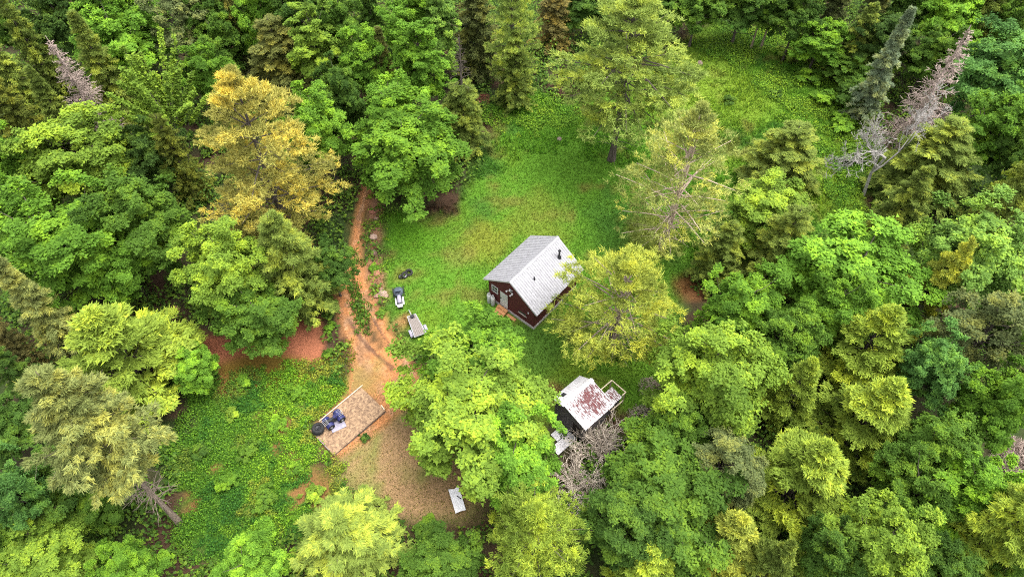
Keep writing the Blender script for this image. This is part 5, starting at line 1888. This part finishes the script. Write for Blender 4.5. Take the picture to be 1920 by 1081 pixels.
MB().loft([sect(0.10, 0.30, 0.30, 0.66), sect(0.35, 0.40, 0.25, 0.74), sect(0.70, 0.42, 0.22, 0.66), sect(1.0, 0.34, 0.22, 0.48), sect(1.15, 0.18, 0.24, 0.36)]).build('cowl', M['slate'], sn, smooth=True)
MB().loft([sect(-0.92, 0.20, 0.12, 0.40), sect(-0.3, 0.23, 0.14, 0.42), sect(0.30, 0.26, 0.16, 0.46)]).build('tunnel', M['black'], sn)
MB().loft([sect(-0.66, 0.17, 0.40, 0.62), sect(-0.45, 0.19, 0.40, 0.66), sect(0.0, 0.17, 0.40, 0.60), sect(0.20, 0.12, 0.42, 0.66)]).build('seat', M['lilac'], sn, smooth=True)
MB().box(-1.02, -0.74, -0.22, 0.22, 0.36, 0.46).build('tail', M['white_paint'], sn, bevel=0.02)
MB().loft([[(0.38, -0.26, 0.72), (0.38, 0.26, 0.72), (0.36, 0.26, 0.73), (0.36, -0.26, 0.73)], [(0.22, -0.20, 0.98), (0.22, 0.20, 0.98), (0.20, 0.20, 0.98), (0.20, -0.20, 0.98)]]).build('windscreen', M['black'], sn)
MB().tube([(0.10, -0.34, 0.82), (0.16, 0, 0.80), (0.10, 0.34, 0.82)], [0.02] * 3, 8).build('handlebar', M['black'], sn)
MB().box(-0.90, 0.40, -0.19, 0.19, 0.0, 0.12).build('track', M['rubber'], sn, bevel=0.03)
for sgn in (1, -1):
    MB().loft([[(0.35, sgn * 0.44 - 0.06, 0.0), (0.35, sgn * 0.44 + 0.06, 0.0), (0.35, sgn * 0.44 + 0.06, 0.03), (0.35, sgn * 0.44 - 0.06, 0.03)],
               [(1.05, sgn * 0.44 - 0.06, 0.0), (1.05, sgn * 0.44 + 0.06, 0.0), (1.05, sgn * 0.44 + 0.06, 0.03), (1.05, sgn * 0.44 - 0.06, 0.03)],
               [(1.28, sgn * 0.44 - 0.03, 0.16), (1.28, sgn * 0.44 + 0.03, 0.16), (1.28, sgn * 0.44 + 0.03, 0.19), (1.28, sgn * 0.44 - 0.03, 0.19)]]).build('ski', M['black'], sn)
    MB().bar((0.75, sgn * 0.30, 0.34), (0.72, sgn * 0.44, 0.03), 0.05).build('ski_strut', M['black'], sn)
    MB().box(-0.62, 0.15, sgn * 0.30 - 0.07, sgn * 0.30 + 0.07, 0.16, 0.19).build('running_board', M['white_paint'], sn)

# trailer: x forward (towards the tongue)
ta, tb_ = at(788, 628, 0.45), at(771, 590, 0.45)
tdir = math.atan2(tb_[1] - ta[1], tb_[0] - ta[0])
tl = math.hypot(tb_[1] - ta[1], tb_[0] - ta[0])
tg = float(gz(ta[0], ta[1]))
tr = empty('trailer', (ta[0], ta[1], tg), tdir)
tag(tr, 'small grey flatbed trailer with wooden deck and white mudguards on the grass', 'trailer')
npl = 6
for i in range(npl):
    f0, f1 = -1 + 2 * i / npl, -1 + 2 * (i + 1) / npl - 0.03
    MB().prism([(0, f0 * 0.46, 0.46), (0, f1 * 0.46, 0.46), (tl * 0.96, f1 * 0.32, 0.46), (tl * 0.96, f0 * 0.32, 0.46)], (0, 0, 0.035)).build('plank', M['bed_wood'], tr)
for sgn in (1, -1):
    MB().bar((-0.02, sgn * 0.49, 0.45), (tl * 0.98, sgn * 0.35, 0.45), 0.06, 0.09).build('side_rail', M['silver'], tr)
    wheel(tr, (0.52, sgn * 0.64, 0.24), (math.pi / 2, 0, 0), 0.24, 0.16, rim='silver')
    secs = []
    for i in range(7):
        a = math.pi * i / 6
        x_, z_ = 0.52 + 0.36 * math.cos(a), 0.28 + 0.27 * math.sin(a)
        secs.append([(x_, sgn * 0.54, z_ + 0.02), (x_, sgn * 0.75, z_ + 0.01), (x_, sgn * 0.75, z_ - 0.01), (x_, sgn * 0.54, z_)])
    MB().loft(secs).build('mudguard', M['lilac'], tr)
MB().bar((0.0, -0.50, 0.45), (0.0, 0.50, 0.45), 0.07).build('end_rail', M['silver'], tr)
MB().bar((tl * 0.97, -0.36, 0.45), (tl * 0.97, 0.36, 0.45), 0.06).build('end_rail', M['silver'], tr)
MB().bar((0.52, -0.62, 0.24), (0.52, 0.62, 0.24), 0.06).build('axle', M['black'], tr)
for sgn in (1, -1):
    MB().bar((0.52, sgn * 0.38, 0.24), (0.52, sgn * 0.38, 0.44), 0.06).build('spring_hanger', M['black'], tr)
MB().bar((tl * 0.8, 0, 0.40), (tl + 0.62, 0, 0.34), 0.07).build('tongue', M['silver'], tr)
MB().box(tl - 0.42, tl - 0.16, -0.16, 0.14, 0.50, 0.66).build('toolbox', M['black'], tr, bevel=0.01)
MB().bar((tl + 0.55, 0, 0.0), (tl + 0.55, 0, 0.36), 0.05).build('jack', M['black'], tr)

# white metal sheet on blocks at the edge of the brown clearing
c4 = [Vector(at(*p, 0.30)) for p in ((854, 961), (874, 956), (859.5, 910), (840, 914))]
base = sum(c4, Vector()) / 4
ax = (c4[3] + c4[2] - c4[0] - c4[1]).normalized()
sl_, sw_ = ((c4[3] + c4[2]) - (c4[0] + c4[1])).length / 2, ((c4[1] + c4[2]) - (c4[0] + c4[3])).length / 2
tabl = empty('sheet_table', (base.x, base.y, 0.0), math.atan2(ax.y, ax.x))
tag(tabl, 'white metal sheet with a torn end raised on blocks at the clearing edge', 'metal sheet')
MB().prism([(-sl_ / 2, -sw_ / 2, 0.30), (-sl_ / 2 + 0.04, 0, 0.30), (-sl_ / 2, sw_ / 2, 0.30), (sl_ / 2 - 0.06, sw_ / 2, 0.30), (sl_ / 2 - 0.20, -0.02, 0.30), (sl_ / 2, -sw_ / 2, 0.30)], (0, 0, 0.025)).build('sheet', M['bright_sheet'], tabl)
for i in range(6):
    yy = -sw_ / 2 + sw_ * (i + 0.5) / 6
    MB().box(-sl_ / 2 + 0.08, sl_ / 2 - 0.26, yy - 0.02, yy + 0.02, 0.326, 0.338).build('rib', M['bright_sheet'], tabl)
MB().bar((0.22, -0.05, 0.36), (-0.08, -0.26, 0.36), 0.05).build('iron_bar', M['black'], tabl)
for (bx_, by_) in ((-0.7, -0.25), (-0.7, 0.25), (0.6, -0.25), (0.6, 0.25)):
    MB().box(bx_ - 0.1, bx_ + 0.1, by_ - 0.1, by_ + 0.1, -0.1, 0.298).build('block', M['concrete'], tabl, bevel=0.01)

# ------------------------------------------------------------------ stones
def stone_mesh(seed):
    rng_ = RS(seed)
    bm = bmesh.new()
    bmesh.ops.create_icosphere(bm, subdivisions=2, radius=1.0)
    ph = rng_.rand(3) * 6
    for v in bm.verts:
        k_ = 1 + 0.16 * math.sin(2.3 * v.co.x + ph[0]) + 0.14 * math.sin(3.1 * v.co.y + ph[1]) + 0.12 * math.sin(2.7 * v.co.z + ph[2]) + rng_.uniform(-0.13, 0.13)
        v.co *= k_
    me = bpy.data.meshes.new('stone')
    bm.to_mesh(me)
    bm.free()
    me.materials.append(M['rock'])
    return me


SM = [stone_mesh(s) for s in (1, 2, 3, 4)]
for i, (px, py, s_, c_, lb) in enumerate(((702, 447, 0.42, (1.7, 1.6, 1.55), 'pale grey stone highest in the row of stones beside the track'),
                                          (702, 476, 0.42, (0.65, 0.55, 0.5), 'dark brown round stone beside the track'),
                                          (716, 551, 0.40, (1.5, 1.45, 1.4), 'pale stone in the cluster above the snowmobile end of the bank'),
                                          (708, 556, 0.30, (1.2, 1.0, 0.9), 'small brownish stone in the cluster beside the snowmobile'),
                                          (724, 557, 0.30, (1.3, 1.2, 1.1), 'greyish stone of the cluster on the side towards the snowmobile'),
                                          (716, 543, 0.24, (1.1, 0.9, 0.8), 'smallest stone at the top of the cluster by the snowmobile'),
                                          (707, 512, 0.36, (1.5, 0.95, 0.7), 'tan stone halfway between dark round stone and the cluster'),
                                          (699, 400, 0.34, (1.4, 0.8, 0.65), 'reddish stone in the shade at the head of the bank'),
                                          (705, 412, 0.26, (1.6, 1.3, 1.2), 'light small stone in the shade at the head of the bank'),
                                          (331, 584, 0.50, (2.0, 1.25, 1.1), 'pink stone in the dark hollow between maples'),
                                          (322, 594, 0.30, (1.0, 0.6, 0.55), 'small reddish stone next to the pink one in the hollow'),
                                          (1312, 122, 0.40, (1.0, 1.0, 1.0), 'grey stone alone in the upper meadow'),
                                          (1048, 262, 0.30, (0.9, 0.9, 1.0), 'small grey stone below the ferns at the back of the meadow'),
                                          (897, 196, 0.42, (2.0, 1.3, 1.1), 'pinkish stone beside the red-brown brush'))):
    p_ = at(px, py)
    o = link('stone', SM[i % 4], None, (p_[0], p_[1], float(gz(p_[0], p_[1])) + s_ * 0.25), (0, 0, i * 1.3))
    s_ *= 0.78
    o.scale = (s_ * 1.15, s_ * 0.9, s_ * 0.62)
    o.color = (c_[0] * 0.7, c_[1] * 0.68, c_[2] * 0.66, 1)
    tag(o, lb, 'stone', 'field stones')
